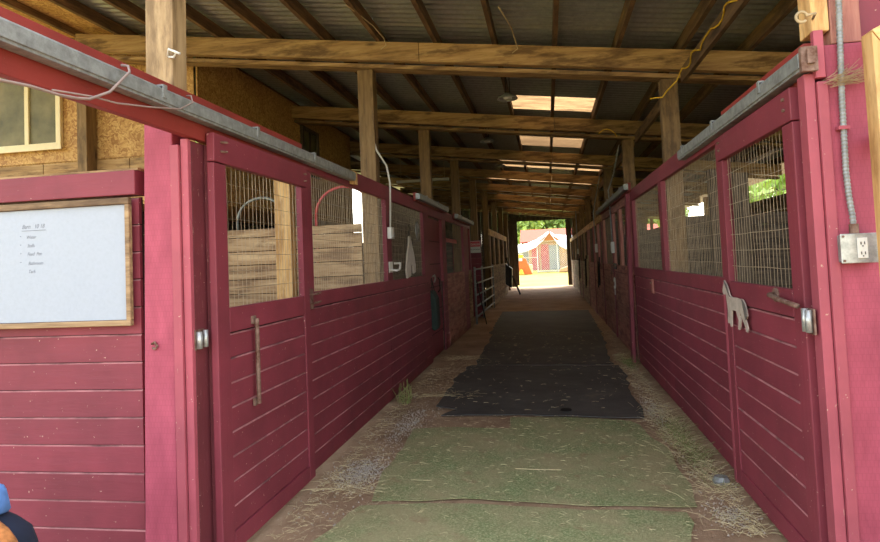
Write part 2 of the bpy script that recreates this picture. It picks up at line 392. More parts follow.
# outer walls
mb = MB()
for k in range(18): mb.box(-5.5, -5.47, 7.3, 13.3, .02+k*.135, .02+k*.135+.13)
for k in range(30):
    mb.box(-5.5, -5.47, 13.3, 33.4 if k < 15 else 17.75, .02+k*.143, .02+k*.143+.138)
    if k >= 15: mb.box(-5.5, -5.47, 19.75, 33.4, .02+k*.143, .02+k*.143+.138)
struct(mb.build('wall_left', 'grey_y'))
mb = MB(); mb.box(-8.0, -4.125, 7.14, 13.25, 2.36, 2.40); mb.box(-8.0, -4.125, 13.22, 13.25, 2.40, 4.15); mb.box(-8.03, -8.0, 7.14, 13.25, 2.36, 4.75); struct(mb.build('ceiling_loft', 'osb'))
mb = MB()
for k in range(14): mb.box(4.8, 4.83, 2.9, 33.4, .02+k*.155, .02+k*.155+.15)
mb.box(4.79, 4.83, 2.9, 33.4, 2.2, 2.58, 1)
struct(mb.build('wall_right', ['grey_y', 'plank_y']))
mb = MB()
for y in [3+3.4*k for k in range(10)]: mb.box(4.66, 4.79, y, y+.12, 0, ROOFZ(4.7)-.02)
struct(mb.build('trim_2', 'post'))
# far end wall around the doorway
mb = MB()
n = 36
for k in range(n):
    x = -5.4+k*.29
    if -1.62 <= x+.1 <= 1.05: mb.box(x, x+.284, 33.42, 33.45, 3.42, ROOFZ(x+.28))
    else: mb.box(x, min(x+.284, 5.0), 33.42, 33.45, .02, ROOFZ(x+.28))
mb.box(-1.8, 1.3, 33.38, 33.42, 3.4, 3.62)
struct(mb.build('wall_far', 'grey_z'))

# ------------------------------------------------------------------ front half wall (left) facing the camera
fl = MB(); boards(fl, 2.96, -4.6, -2.045, .088, 1.895, -1, h=.139, along='x'); fl.box(-4.6, -2.045, 2.962, 2.982, 0, .084)
o = fl.build('wall_front_left', ['red_x', 'ledge', 'gap']); struct(o)
mb = MB(); mb.box(-4.6, -2.045, 2.93, 3.03, 1.905, 2.03); mb.build('top_rail', 'red_x', o, bevel=.004)
mb = MB(); mb.box(-4.6, -2.045, 2.96, 3.1, 2.033, 2.045); mb.build('cap_board', 'beam_x', o)
# post at the left corner: bare above, painted and incised below
t = thing('corner_post', 'thick squared corner post, bare wood above and painted pink below, right of the whiteboard', 'post', (-1.94, 3.0, 0))
mb = MB(); mb.prism([(-2.03, 0), (-1.852, 0), (-1.832, 2.33), (-1.985, 2.33)], 'y', 2.93, 3.07); mb.build('painted_post', 'incised', t, bevel=.005)
mb = MB(); mb.prism([(-1.98, 2.332), (-1.828, 2.332), (-1.806, ROOFZ(-1.9)-.02), (-1.958, ROOFZ(-1.9)-.02)], 'y', 2.94, 3.07); mb.build('bare_post', 'post_pale', t, bevel=.005)
mb = MB(); mb.tube([(-1.965, 2.926, 1.15), (-1.945, 2.918, 1.16), (-1.93, 2.918, 1.14), (-1.945, 2.92, 1.125), (-1.96, 2.925, 1.13)], .006); mb.build('hook_stub', 'rust', t)
t = thing('jamb_board', 'pink jamb boards stacked edge-on between corner post and left sliding door', 'trim', (-1.79, 3.0, 0))
mb = MB(); mb.box(-1.842, -1.795, 2.92, 3.05, 0, 2.14); mb.build('outer_strip', 'red_bright', t, bevel=.003)
mb = MB(); mb.box(-1.792, -1.752, 2.935, 2.965, 0, 2.17); mb.build('inner_strip', 'red_bright', t, bevel=.003)
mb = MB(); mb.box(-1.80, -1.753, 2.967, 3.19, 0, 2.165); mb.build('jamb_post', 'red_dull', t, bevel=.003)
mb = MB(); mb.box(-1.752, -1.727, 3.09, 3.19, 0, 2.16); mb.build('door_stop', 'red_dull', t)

# whiteboard
t = thing('whiteboard', 'whiteboard in a wooden frame on the red half wall with a faded handwritten list', 'whiteboard', (-2.6, 2.93, 1.55))
mb = MB(); mb.box(-3.6, -2.09, 2.922, 2.932, 1.275, 1.855); wb = mb.build('panel', 'board_white', t)
mb = MB(); mb.box(-3.63, -2.065, 2.905, 2.934, 1.857, 1.89); mb.box(-3.63, -2.065, 2.905, 2.934, 1.245, 1.273); mb.box(-2.09, -2.065, 2.906, 2.934, 1.273, 1.857); mb.box(-3.63, -3.602, 2.906, 2.934, 1.273, 1.857)
mb.build('frame', 'oak', t, bevel=.004)
def text(body, size, loc, rot, mat, parent, name='writing', ext=.0006, shear=0, align='LEFT', sx=1):
    cu = bpy.data.curves.new(name, 'FONT'); cu.body = body; cu.size = size; cu.extrude = ext; cu.shear = shear; cu.align_x = align
    tmp = bpy.data.objects.new('tmp', cu); C.objects.link(tmp); dg = bpy.context.evaluated_depsgraph_get(); dg.update()
    me = bpy.data.meshes.new_from_object(tmp.evaluated_get(dg)); bpy.data.objects.remove(tmp)
    me.transform(Matrix.Diagonal((sx, 1, 1, 1))); me.name = name; me.materials.clear(); me.materials.append(M[mat])
    o = bpy.data.objects.new(name, me); C.objects.link(o); o.parent = parent; o.location = Vector(loc)-wloc(parent); o.rotation_euler = rot; return o
P2 = math.pi/2
for s, x, z in (('Barn   10 18', -2.725, 1.765), ('Water', -2.70, 1.712), ('Stalls', -2.695, 1.668), ('Feed  Pen', -2.695, 1.624), ('Bathroom', -2.69, 1.576), ('Tack', -2.69, 1.534)):
    text(s, .031 if 'Barn' in s else .025, (x+.035, 2.9217, z-.005), (P2, 0, 0), 'ink', t, shear=.3, ext=.0002, sx=.85)
mb = MB(); mb.box(-2.69, -2.55, 2.920, 2.9218, 1.748, 1.750); mb.build('underline', 'ink', t)
for z in (1.72, 1.675, 1.63, 1.585): mb = MB(); mb.box(-2.70, -2.696, 2.920, 2.9218, z, z+.003); mb.build('bullet_dot', 'ink', t)

# ------------------------------------------------------------------ front wall (right) facing the camera
mb = MB(); boards(mb, 2.99, 1.375, 3.2, 0, 2.9, -1, h=3.2, along='x'); struct(mb.build('wall_front_right', ['red_z', 'ledge', 'gap']))
t = thing('corner_post', 'tall corner post beside the conduit, painted pink below and bare wood at its top', 'post', (1.27, 3.0, 0))
mb = MB(); mb.box(1.215, 1.37, 2.955, 3.1, 0, 2.36); mb.build('painted_post', 'incised', t, bevel=.005)
mb = MB(); mb.box(1.175, 1.246, 2.965, 3.1, 2.425, ROOFZ(1.3)-.02); mb.build('bare_post', 'raw_z', t, bevel=.005)
mb = MB(); mb.box(1.25, 1.37, 2.965, 3.1, 2.365, ROOFZ(1.3)-.02); mb.build('upper_post', 'dusty_z', t, bevel=.005)
t = thing('jamb_board', 'bright pink jamb boards standing edge-on right of the right sliding door', 'trim', (1.17, 3.0, 0))
mb = MB(); mb.box(1.125, 1.168, 2.95, 3.03, 0, 2.24); mb.build('inner_strip', 'red_bright', t, bevel=.003)
mb = MB(); mb.box(1.170, 1.212, 2.935, 3.03, 0, 2.20); mb.build('outer_strip', 'red_bright', t, bevel=.003)
mb = MB(); mb.box(1.165, 1.205, 2.93, 2.962, 2.215, 2.42); mb.build('top_block', 'red_bright', t, bevel=.003)

# ================================================================== POSTS AND ROOF TIMBER
PY = [6.78+3.4*k for k in range(8)]
for k, y in enumerate(PY):
    mb = MB(); mb.box(-1.985, -1.81, y, y+.16, 0, ROOFZ(-1.9)-.27)
    tag(mb.build('roof_post', 'post', loc=(-1.93, y, 0), bevel=.006), f'bare square roof post, {ORD[k]} back from the front corner along the left stalls', 'post', 'bare roof posts behind the stall fronts')
    mb = MB(); mb.box(1.218, 1.385, y-.05, y+.09, 0, ROOFZ(1.3)-.27)
    tag(mb.build('roof_post', 'post', loc=(1.3, y, 0), bevel=.006), f'bare square roof post, {ORD[k]} back from the front corner along the right stalls', 'post', 'bare roof posts behind the stall fronts')
def sloped(mb, x0, x1, y0, y1, lo, hi, mi=0):
    vs = [(x0, y0, ROOFZ(x0)+lo), (x0, y0, ROOFZ(x0)+hi), (x0, y1, ROOFZ(x0)+lo), (x0, y1, ROOFZ(x0)+hi), (x1, y0, ROOFZ(x1)+lo), (x1, y0, ROOFZ(x1)+hi), (x1, y1, ROOFZ(x1)+lo), (x1, y1, ROOFZ(x1)+hi)]
    mb.add(vs, [(0, 1, 3, 2), (4, 6, 7, 5), (0, 4, 5, 1), (2, 3, 7, 6), (0, 2, 6, 4), (1, 5, 7, 3)], mi)
for k, y in enumerate(PY):
    xl = -5.35 if k == 0 else (-4.09 if k == 1 else -5.4)
    t = thing('roof_beam', f'heavy rough-sawn beam across the aisle, {ORD[k]} one counted from the front', 'beam', (0, y, ROOFZ(0)-.3), 'roof beams across the aisle')
    mb = MB(); a = -1.25 if k == 0 else .2
    sloped(mb, xl, a, y-.16, y-.06, -.205, 0); sloped(mb, a+.004, 4.6, y-.16, y-.06, -.205, 0); mb.build('face_plank', 'beam_x', t, bevel=.005)
    mb = MB(); sloped(mb, xl, 4.6, y-.055, y+.14 if k else y+.14, -.262, -.218); mb.build('lower_plank', 'beam_x', t, bevel=.004)
RX = [.18+.625*k for k in range(-13, 8)]
for k, x in enumerate(RX):
    j = 0; h = MB(); mb = MB()
    y0, y1 = 2.3, 33.3
    if x < -4.2: y1 = 7.05
    mb.box(x-.022, x+.022, y0, y1, ROOFZ(x)+.004, ROOFZ(x)+RF-.002)
    mt = 'raft_y'
    tag(mb.build('rafter', mt, loc=(x, y0, ROOFZ(x))), f'rafter running down the aisle under the roof sheets, {ORD[k] if k < 18 else ["nineteenth", "twentieth", "twenty-first"][k-18]} from the left', 'rafter', 'rafters under the metal roof')
# rafters behind the strand-board room, further left
for k, x in enumerate((-5.2, -4.6)):
    mb = MB(); mb.box(x-.022, x+.022, 13.6, 33.3, ROOFZ(x)+.004, ROOFZ(x)+RF-.002)
    tag(mb.build('rafter', 'raft_y', loc=(x, 13.6, 4)), ['outermost left rafter beyond the strand-board room', 'rafter beyond the strand-board room, second from the outer left wall'][k], 'rafter', 'rafters under the metal roof')
# girder pieces between the beams on the right
ys = [2.6]+PY
for k in range(8):
    a = ys[k]+(.02 if k == 0 else .17); b = ys[k+1]-.18
    mb = MB(); mb.box(1.39, 1.43, a, b, 3.17, 3.31)
    tag(mb.build('girder', 'raft_y', loc=(1.41, a, 3.17), bevel=.003), f'long plank under the roof beams above the right stalls, {ORD[k]} piece from the front', 'girder', 'lengthwise planks above the right stalls')
# strand-board fascia and roof under-layer, upper left corner
mb = MB()
for k in range(4):
    xa, xb = RX[k+1]+.024, RX[k+2]-.024; vs = []
    for x in (xa, xb):
        for y in (5.86, 7.05):
            for dz in (.085, .10): vs.append((x, y, ROOFZ(x)+dz))
    mb.add(vs, [(0, 1, 3, 2), (4, 6, 7, 5), (0, 4, 5, 1), (2, 3, 7, 6), (0, 2, 6, 4), (1, 5, 7, 3)])
o = mb.build('ceiling_left', 'osb'); struct(o)
mb = MB(); mb.box(-5.575, -5.445, 6.90, 7.08, 0, 4.25)
tag(mb.build('studded_post', 'post', loc=(-5.5, 6.95, 0), bevel=.006), 'bare square post standing before the strand-board wall, right of the cream window', 'post')

# cream framed windows
def window(name, x0, x1, z0, z1, y, label=None):
    mb = MB(); d0, d1 = y-.05, y
    mb.box(x0, x0+.05, d0, d1, z0, z1); mb.box(x1-.05, x1, d0, d1, z0, z1); mb.box(x0+.05, x1-.05, d0, d1, z1-.05, z1); mb.box(x0+.05, x1-.05, d0, d1, z0, z0+.06)
    xm = (x0+x1)/2+.03; mb.box(xm-.03, xm+.03, d0+.005, d1, z0+.06, z1-.05)
    mb.box(x0+.052, x0+.08, d0+.015, d1, z0+.062, z1-.052); mb.box(x1-.08, x1-.052, d0+.015, d1, z0+.062, z1-.052)
    o = mb.build(name, 'cream', bevel=.004); struct(o)
    g = MB(); g.box(x0+.05, x1-.05, y-.02, y-.016, z0+.06, z1-.05); g.build('pane', 'glass', o)
    s = MB(); s.box(x0-.02, x1+.02, d0-.02, d0-.002, z0-.03, z0+.01); s.build('sill', 'cream', o)
window('window_1', -6.95, -5.92, 3.13, 4.28, 7.09)
mb = MB(); yy0, yy1 = 10.4, 11.2
mb.box(-4.098, -4.05, yy0, yy0+.06, 3.1, 3.95); mb.box(-4.098, -4.05, yy1-.06, yy1, 3.1, 3.95); mb.box(-4.098, -4.05, yy0+.06, yy1-.06, 3.89, 3.95); mb.box(-4.098, -4.05, yy0+.06, yy1-.06, 3.1, 3.16); mb.box(-4.098, -4.06, 10.77, 10.81, 3.16, 3.89)
o = struct(mb.build('window_2', 'grey_z')); g = MB(); g.box(-4.09, -4.085, yy0+.06, yy1-.06, 3.16, 3.89); g.build('pane', 'glass', o)

# ================================================================== STALL FRONTS
def frame_front(t, face, side, y0, y1, wins, zs=1.31, zt=2.22, ztop=2.37, th=.045, red='red', bmat='red_y', joint=None, hb=.13, wirey=True, bz=.02, rail='red_y', infill=None):
    """fixed stall front: boards below, sill rail, stiles, header, welded wire in the openings"""
    mb = boards(MB(), face, y0, y1, bz, zs-.115, side, h=hb, joint=joint); mb.build('board_panel', [bmat, 'ledge', 'gap'], t)
    a, b = sorted((face+side*.006, face-side*th))
    mb = MB(); mb.box(a, b, y0, y1, zs-.11, zs); mb.build('sill_rail', bmat, t, bevel=.004)
    mb = MB(); mb.box(a, b, y0, y1, zt, ztop); mb.build('header', rail, t, bevel=.004)
    edges = [y0]+[v for w_ in wins for v in w_]+[y1]
    for i in range(0, len(edges), 2):
        if edges[i+1]-edges[i] > .01:
            mb = MB(); mb.box(a, b, edges[i], edges[i+1], zs+.002, zt-.002); mb.build('stile', bmat.replace('_y', '_z'), t, bevel=.004)
    for i, (a0, a1) in enumerate(wins):
        xw = face-side*.03
        wires(MB(), xw, a0, a1, zs, zt, *( (.05, .1) if y1 < 10 else (.08, .15))).build('wire_mesh', 'wire' if y1 < 10 else 'wire_dark', t)
def door(t, face, side, y0, y1, zs=1.30, zt=2.22, th=.04, wst=.13, bz=.03, mat='red', split=True):
    a, b = sorted((face, face-side*th))
    for yy in (y0, y1-wst*.8):
        mb = MB(); mb.box(a, b, yy, yy+(wst if yy == y0 else wst*.8), bz, zt-.155); mb.build('stile', mat+'_z', t, bevel=.005)
    mb = MB(); a2, b2 = sorted((face+side*.004, face-side*th)); mb.box(a2, b2, y0, y1, zt-.15, zt); mb.build('top_rail', mat+'_y', t, bevel=.005)
    yi0, yi1 = y0+wst, y1-wst*.8
    mb = MB(); mb.box(a, b, yi0+.002, yi1-.002, bz, bz+.10); mb.box(a, b, yi0+.002, yi1-.002, zs-.13, zs); mb.build('cross_rail', mat+'_y', t, bevel=.004)
    mb = boards(MB(), face-side*.008, yi0+.002, yi1-.002, bz+.105, zs-.135, side, h=.13); mb.build('board_panel', [mat+'_y', 'ledge', 'gap'], t)
    wires(MB(), face-side*.025, yi0, yi1, zs, zt-.15).build('wire_mesh', 'wire', t)
    return yi0, yi1

# --- left sliding door
t = thing('sliding_door', 'pink sliding stall door with a vertical pull bar, left side nearest the camera', 'door', (-1.70, 3.7, 0))
door(t, -1.682, 1, 3.06, 4.36)
mb = MB(); mb.tube([(-1.655, 3.45, .74), (-1.655, 3.45, 1.22)], .013, 8); mb.tube([(-1.655, 3.45, 1.2), (-1.682, 3.45, 1.2)], .010, 8); mb.tube([(-1.655, 3.45, .75), (-1.682, 3.45, .75)], .010, 8)
mb.box(-1.682, -1.668, 3.43, 3.47, .73, .77); mb.box(-1.682, -1.668, 3.43, 3.47, 1.19, 1.235)
mb.build('pull_bar', 'rust', t, smooth=False)
mb = MB(); 
for z in (2.13, 2.18): mb.tube([(-1.68, 3.13, z), (-1.655, 3.16, z)], .006, 6); mb.tube([(-1.68, 4.30, z-.02), (-1.66, 4.31, z-.02)], .005, 6)
mb.build('bolt', 'rust', t)
# latch on the jamb
t = thing('gate_latch', 'grey steel latch on the jamb between whiteboard wall and left door', 'latch', (-1.72, 3.0, 1.17))
mb = MB(); mb.tube([(-1.735, 2.975, 1.115), (-1.735, 2.975, 1.20)], .015, 10); mb.tube([(-1.725, 3.015, 1.12), (-1.725, 3.015, 1.205)], .013, 10); mb.build('barrel', 'steel', t, smooth=True)
mb = MB(); mb.box(-1.752, -1.747, 2.955, 3.04, 1.11, 1.21); mb.build('plate', 'rust', t)
# rusty hasp
t = thing('hasp', 'rusty looped hasp on the pink post just behind the left sliding door', 'latch', (-1.74, 4.5, 1.27))
mb = MB()
for z in (1.30, 1.235): mb.tube([(-1.735, 4.42, z), (-1.70, 4.40, z), (-1.68, 4.5, z), (-1.69, 4.6, z+.005), (-1.735, 4.6, z)], .006, 6)
mb.build('loop', 'rust', t); mb = MB(); mb.box(-1.742, -1.734, 4.42, 4.56, 1.19, 1.34); mb.build('plate', 'rust', t)

# --- left fixed front, stalls one and two
t = thing('stall_front', 'long pink stall front of boards and wire openings behind the left sliding door', 'stall wall', (-1.77, 4.4, 0))
frame_front(t, -1.745, 1, 4.42, 9.40, [(4.6, 6.86), (7.08, 9.02)], joint=6.9)
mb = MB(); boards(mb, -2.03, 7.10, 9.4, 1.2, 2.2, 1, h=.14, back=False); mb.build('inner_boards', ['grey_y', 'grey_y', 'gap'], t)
# tracks with maroon backing board
def track(name, label, face, side, y0, y1, z0, z1, yb0, yb1, zb0=2.16, zb1=2.37, end='galv'):
    t = thing(name, label, 'door track', (face, y0, z0), None)
    p = [(face, z0), (face+side*.055, z0), (face+side*.055, z0+.012), (face+side*.062, z0+.012), (face+side*.062, z1-.012), (face+side*.05, z1), (face, z1)]
    mb = MB(); mb.prism([(a, b) for a, b in p], 'y', y0, y1) ; mb.build('rail', 'galv', t, bevel=.002)
    mb = MB(); a, b = sorted((face-side*.002, face-side*.042)); mb.box(a, b, yb0, yb1, zb0, zb1); mb.build('backing_board', 'red_deep', t, bevel=.003)
    y = y0+.5
    while y < y1-.1:
        mb = MB(); mb.prism([(face, z1+.001), (face+side*.0625, z1+.001), (face+side*.0625, z1-.05), (face+side*.068, z1-.05), (face+side*.068, z1+.01), (face, z1+.01)], 'y', y, y+.03); mb.build('bracket', 'galv', t); y += .95
    return t
t = track('door_track', 'long galvanised door track reaching forward past the left corner post', -1.73, 1, 1.15, 5.54, 2.258, 2.338, 1.2, 4.42, 2.175, 2.40)
mb = MB(); mb.box(-1.731, -1.69, 5.545, 5.66, 2.235, 2.35); mb.build('end_block', 'raw_y', t)
t = track('door_track', 'galvanised door track over the right sliding door', 1.160, -1, 2.93, 5.53, 2.25, 2.335, 3.04, 4.40, 2.17, 2.40)
mb = MB(); mb.box(1.10, 1.166, 2.90, 2.925, 2.24, 2.345); mb.box(1.12, 1.15, 2.885, 2.9, 2.27, 2.33); mb.build('end_cap', 'rust', t)
track('door_track', 'short grey door track above the dark recess on the left', -1.69, 1, 8.3, 10.8, 2.34, 2.42, 8.35, 10.75, 2.32, 2.44)
track('door_track', 'far short grey door track on the left before the pipe gate', -1.69, 1, 11.9, 14.6, 2.30, 2.38, 11.95, 14.55, 2.28, 2.40)
# right side far track
track('door_track', 'grey door track over the far right stalls past the leaning board', 1.115, -1, 8.9, 14.0, 2.36, 2.44, 8.95, 13.9, 2.34, 2.46)

# --- recess with slid-back door, left
t = thing('sliding_door', 'plain dark-red plank door set back in the left recess behind the green bag', 'door', (-1.9, 9.9, 0))
mb = MB(); boards(mb, -1.785, 9.45, 10.62, .03, 2.19, 1, t=.01, h=.36); mb.build('board_panel', ['red_z', 'gap', 'gap'], t)
mb = MB(); mb.tube([(-1.785, 10.3, 1.0), (-1.75, 10.3, 1.05), (-1.75, 10.3, 1.2), (-1.785, 10.3, 1.25)], .01); mb.build('handle', 'darkmetal', t)
t = thing('stall_front', 'pink stall front with a small plate on its wire window, left beyond the recess', 'stall wall', (-1.77, 10.66, 0))
frame_front(t, -1.745, 1, 10.66, 14.66, [(11.05, 13.4), (14.2, 14.55)], bmat='red_y', zs=1.28)
mb = MB(); boards(mb, -1.735, 11.05, 13.35, .03, 1.28, 1, h=.155, back=False); mb.build('kick_boards', ['dusty_y', 'dusty_y', 'gap'], t)
mb = MB(); boards(mb, -1.735, 14.1, 14.64, .03, 1.28, 1, h=.155, back=False); mb.build('kick_boards', ['plank_y', 'plank_y', 'gap'], t)
mb = MB(); mb.box(-1.722, -1.714, 10.95, 12.2, 1.83, 1.90)
tag(mb.build('name_plate', 'pinkplate', loc=(-1.72, 11.5, 1.83)), 'narrow pink name plate on the wire window left beyond the recess', 'sign')
# header over the recess
mb = MB(); mb.box(-1.79, -1.74, 9.405, 10.655, 2.2, 2.33); tag(mb.build('header_board', 'red_y', loc=(-1.77, 9.4, 2.2), bevel=.003), 'pink header board over the recess with the green bag', 'board')

# --- right sliding door
t = thing('sliding_door', 'pink sliding stall door with wire window, right side nearest the camera', 'door', (1.14, 3.7, 0))
door(t, 1.115, -1, 3.09, 4.38)
mb = MB(); mb.tube([(1.112, 3.43, 1.268), (1.075, 3.42, 1.266), (1.07, 3.25, 1.252), (1.07, 3.12, 1.243), (1.075, 3.06, 1.238)], .012, 8); mb.build('latch_arm', 'rust', t, smooth=True)
mb = MB(); mb.lathe([(.0, -.012), (.035, -.012), (.035, 0), (0, 0)], (1.115, 3.43, 1.265), 'x', 14); mb.build('latch_plate', 'rust', t)
mb = MB()
for z in (2.13, 2.18): mb.tube([(1.115, 3.16, z), (1.10, 3.16, z)], .008, 6); mb.tube([(1.115, 4.30, z), (1.10, 4.30, z)], .008, 6)
mb.build('bolt', 'rust', t)
t = thing('gate_latch', 'pair of grey steel barrels catching the latch arm on the right jamb', 'latch', (1.10, 3.03, 1.2))
mb = MB(); mb.tube([(1.09, 2.985, 1.13), (1.09, 2.985, 1.225)], .014, 10); mb.tube([(1.09, 3.022, 1.13), (1.09, 3.022, 1.23)], .014, 10); mb.build('barrel', 'steel', t, smooth=True)
mb = MB(); mb.box(1.105, 1.112, 2.965, 3.05, 1.12, 1.23); mb.build('plate', 'rust', t)

# --- right fixed front, stalls one and two
t = thing('stall_front', 'long pink stall front of boards and wire openings behind the right sliding door', 'stall wall', (1.17, 4.4, 0))
frame_front(t, 1.168, -1, 4.43, 9.14, [(4.6, 6.74), (6.92, 8.98)], joint=6.6)
mb = MB(); mb.box(1.12, 1.16, 4.405, 4.45, .01, 1.29); mb.build('corner_strip', 'red_bright', t)
# leaning board / stile
mb = MB(); mb.prism([(1.075, 0.0), (1.125, 0.0), (1.160, 2.33), (1.110, 2.33)], 'y', 9.16, 9.33)
tag(mb.build('leaning_board', 'red_z', loc=(1.1, 9.2, 0), bevel=.004), 'maroon upright board leaning on the right stall fronts between two bays', 'board')

# --- far stalls on the right
bays = [(9.36, 13.9, 'dusty_y', [(9.55, 10.6), (10.85, 11.7), (11.95, 13.6)]), (13.93, 18.9, 'dusty_y', [(14.1, 15.2), (15.45, 16.5), (16.8, 18.6)]),
        (18.93, 24.6, 'plank_y', [(19.2, 20.8), (21.1, 22.6), (22.9, 24.3)]), (24.63, 33.2, 'plank_y', [(25, 27.5), (28, 30.2), (30.7, 32.8)])]
names = ['dusty reddish stall front right, just past the leaning board', 'dusty stall front right with dark halters, behind the steel ring bay', 'raw plank stall front far down the right side', 'raw plank stall front nearest the far doorway, right side']
for (a, b, mt, wn), nm in zip(bays, names):
    t = thing('stall_front', nm, 'stall wall', (1.17, a, 0)); frame_front(t, 1.168, -1, a, b, wn, bmat=mt, hb=.16, rail=('raw_y' if a > 13 else 'dusty_y'))
    for yy in (a+.05, wn[1][1]+.05, ):
        mb = MB(); mb.box(1.148, 1.16, yy, yy+.1, .03, 2.2); mb.build('door_stile', 'red_z', t)
# --- far stalls on the left
lb = [(19.8, 23.6, [(20.1, 21.4), (21.7, 23.3)]), (23.63, 28.2, [(23.9, 25.6), (26.0, 27.9)])]
for (a, b, wn), nm in zip(lb, ['raw plank stall front just beyond the pipe gate, left side', 'raw plank stall front farthest down the left side, second beyond the pipe gate']):
    t = thing('stall_front', nm, 'stall wall', (-1.77, a, 0)); frame_front(t, -1.745, 1, a, b, wn, bmat='plank_y', hb=.16, rail='raw_y', zt=2.25, ztop=2.45)
# pink partition end with warning sign
mb = MB(); boards(mb, 16.78, -2.9, -1.72, .02, 2.02, -1, h=.15, along='x')
tag(mb.build('partition', ['red_x', 'ledge', 'gap'], loc=(-2.3, 16.78, 0)), 'pink board partition facing the aisle behind the pipe gate under the warning sign', 'stall wall')
t = thing('warning_sign', 'small red and white warning sign on the pink partition behind the pipe gate', 'sign', (-1.86, 16.76, 1.8))
mb = MB(); mb.box(-2.01, -1.73, 16.765, 16.776, 1.69, 2.0); mb.build('board', 'white', t)
mb = MB(); mb.box(-2.0, -1.74, 16.758, 16.764, 1.85, 1.99); mb.build('header', 'signred', t)
text('DANGER', .075, (-1.985, 16.756, 1.885), (P2, 0, 0), 'white', t, sx=.8); text('NO SMOKING', .048, (-1.995, 16.763, 1.76), (P2, 0, 0), 'sign_ink', t, sx=.8)

# --- stall partitions (planks across)
def partition(x0, x1, y, zt, label, posts=(), mat='plank_x', h=.155):
    t = thing('plank_partition', label, 'partition', ((x0+x1)/2, y, 0)); mb = MB(); z = .02
    while z < zt-.02:
        hh = min(h*random.uniform(.85, 1.15), zt-z); mb.box(x0+random.uniform(0, .03), x1, y-.02+random.uniform(-.004, .004), y+.02, z, z+hh-.007); z += hh
    mb.build('planks', mat, t, bevel=.003)
    for px in posts: mb = MB(); mb.box(px-.09, px+.09, y-.16, y-.025, 0, 2.62); mb.build('upright', 'raw_z', t, bevel=.004)
partition(-4.0, -2.01, 6.82, 1.96, 'rough plank partition seen through the left door wire, with an upright post', (-2.86,))
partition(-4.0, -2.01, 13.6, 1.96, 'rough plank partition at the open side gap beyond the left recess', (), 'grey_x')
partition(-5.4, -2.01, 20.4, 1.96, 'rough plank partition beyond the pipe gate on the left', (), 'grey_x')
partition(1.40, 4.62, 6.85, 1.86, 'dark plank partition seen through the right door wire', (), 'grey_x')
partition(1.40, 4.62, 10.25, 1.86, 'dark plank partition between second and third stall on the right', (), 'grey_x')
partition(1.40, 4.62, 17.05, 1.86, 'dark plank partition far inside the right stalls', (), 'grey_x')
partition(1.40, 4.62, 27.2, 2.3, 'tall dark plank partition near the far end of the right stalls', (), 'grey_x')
t = thing('plank_cladding', 'vertical planks and trunk-like post behind the right door wire', 'post', (1.9, 6.6, 0))
mb = MB(); mb.box(1.62, 1.74, 6.66, 6.80, 0, 2.3); mb.box(1.78, 1.98, 6.68, 6.80, 0, 2.25); mb.build('upright', 'grey_z', t, bevel=.005)

# hoops above partition
for (c, r, mt, lab) in (((-2.42, 7.5, 2.14), .36, M['signred'], 'red arched rail above the plank partition, seen through wire by the second post'), ((-3.5, 7.5, 2.1), .32, M['galv'], 'grey arched rail above the plank partition, seen through left door wire')):
    mb = MB(); mb.tube([(c[0]+r*math.cos(a), c[1], c[2]-.0+r*.9*math.sin(a)) for a in [math.pi*k/16 for k in range(17)]], .018, 8)
    mb.tube([(c[0]+r, c[1], c[2]), (c[0]+r, c[1], 0)], .018, 8); mb.tube([(c[0]-r, c[1], c[2]), (c[0]-r, c[1], 0)], .018, 8)
    tag(mb.build('arched_rail', mt, loc=(c[0], c[1], 0), smooth=True), lab, 'rail')

# ------------------------------------------------------------------ pipe gate
t = thing('pipe_gate', 'silver pipe gate standing across the left opening before the pink partition', 'gate', (-1.68, 16.8, 0))
ya, yb = 14.75, 19.7
for z in (.18, .42, .68, .95, 1.28):
    mb = MB(); mb.tube([(-1.68, ya, z), (-1.68, yb, z)], .022, 8); mb.build('rail', 'galv', t, smooth=True)
for y in (ya, 16.4, yb): mb = MB(); mb.tube([(-1.68, y, .02), (-1.68, y, 1.34)], .024, 8); mb.build('upright', 'galv', t, smooth=True)
t = thing('fork_handle', 'thin dark tool handle leaning on the pipe gate', 'tool', (-1.62, 14.8, 0))
mb = MB(); mb.tube([(-1.45, 14.7, .02), (-1.66, 14.95, .95)], .014, 6); mb.build('shaft', 'darkmetal', t); mb = MB(); mb.tube([(-1.66, 14.93, .94), (-1.67, 14.96, 1.02)], .02, 6); mb.build('grip', 'blackstrap', t)
# far sliding door, half open
t = thing('barn_door', 'dark grey sliding barn door hanging at the left of the far doorway', 'door', (-1.7, 33.2, 0))
mb = MB(); 
for k in range(3): mb.box(-2.2+k*.24, -2.2+k*.24+.235, 33.20, 33.24, .1, 3.44)
mb.build('boards', 'grey_z', t)
mb = MB(); mb.box(-2.2, -1.485, 33.17, 33.198, 3.2, 3.35); mb.box(-2.2, -1.485, 33.17, 33.198, .25, .4); mb.build('cross_brace', 'grey_x', t)
# halter/wheelbarrow like cluster: hay fork against the far left stalls
t = thing('wheelbarrow', 'dark wheelbarrow tipped up against the left stalls near the far doorway', 'wheelbarrow', (-1.4, 25.5, 0))
mb = MB(); mb.tube([(-1.62, 25.2, 1.55), (-1.45, 25.4, .9), (-1.15, 25.6, .05)], .02, 6); mb.tube([(-1.62, 25.9, 1.55), (-1.45, 26.0, .9), (-1.15, 26.1, .05)], .02, 6); mb.build('handle', 'darkmetal', t)
mb = MB(); mb.prism([(-1.68, .5), (-1.45, .35), (-1.4, 1.1), (-1.66, 1.3)], 'y', 25.25, 25.95); mb.build('tray', 'darkmetal', t, bevel=.02)

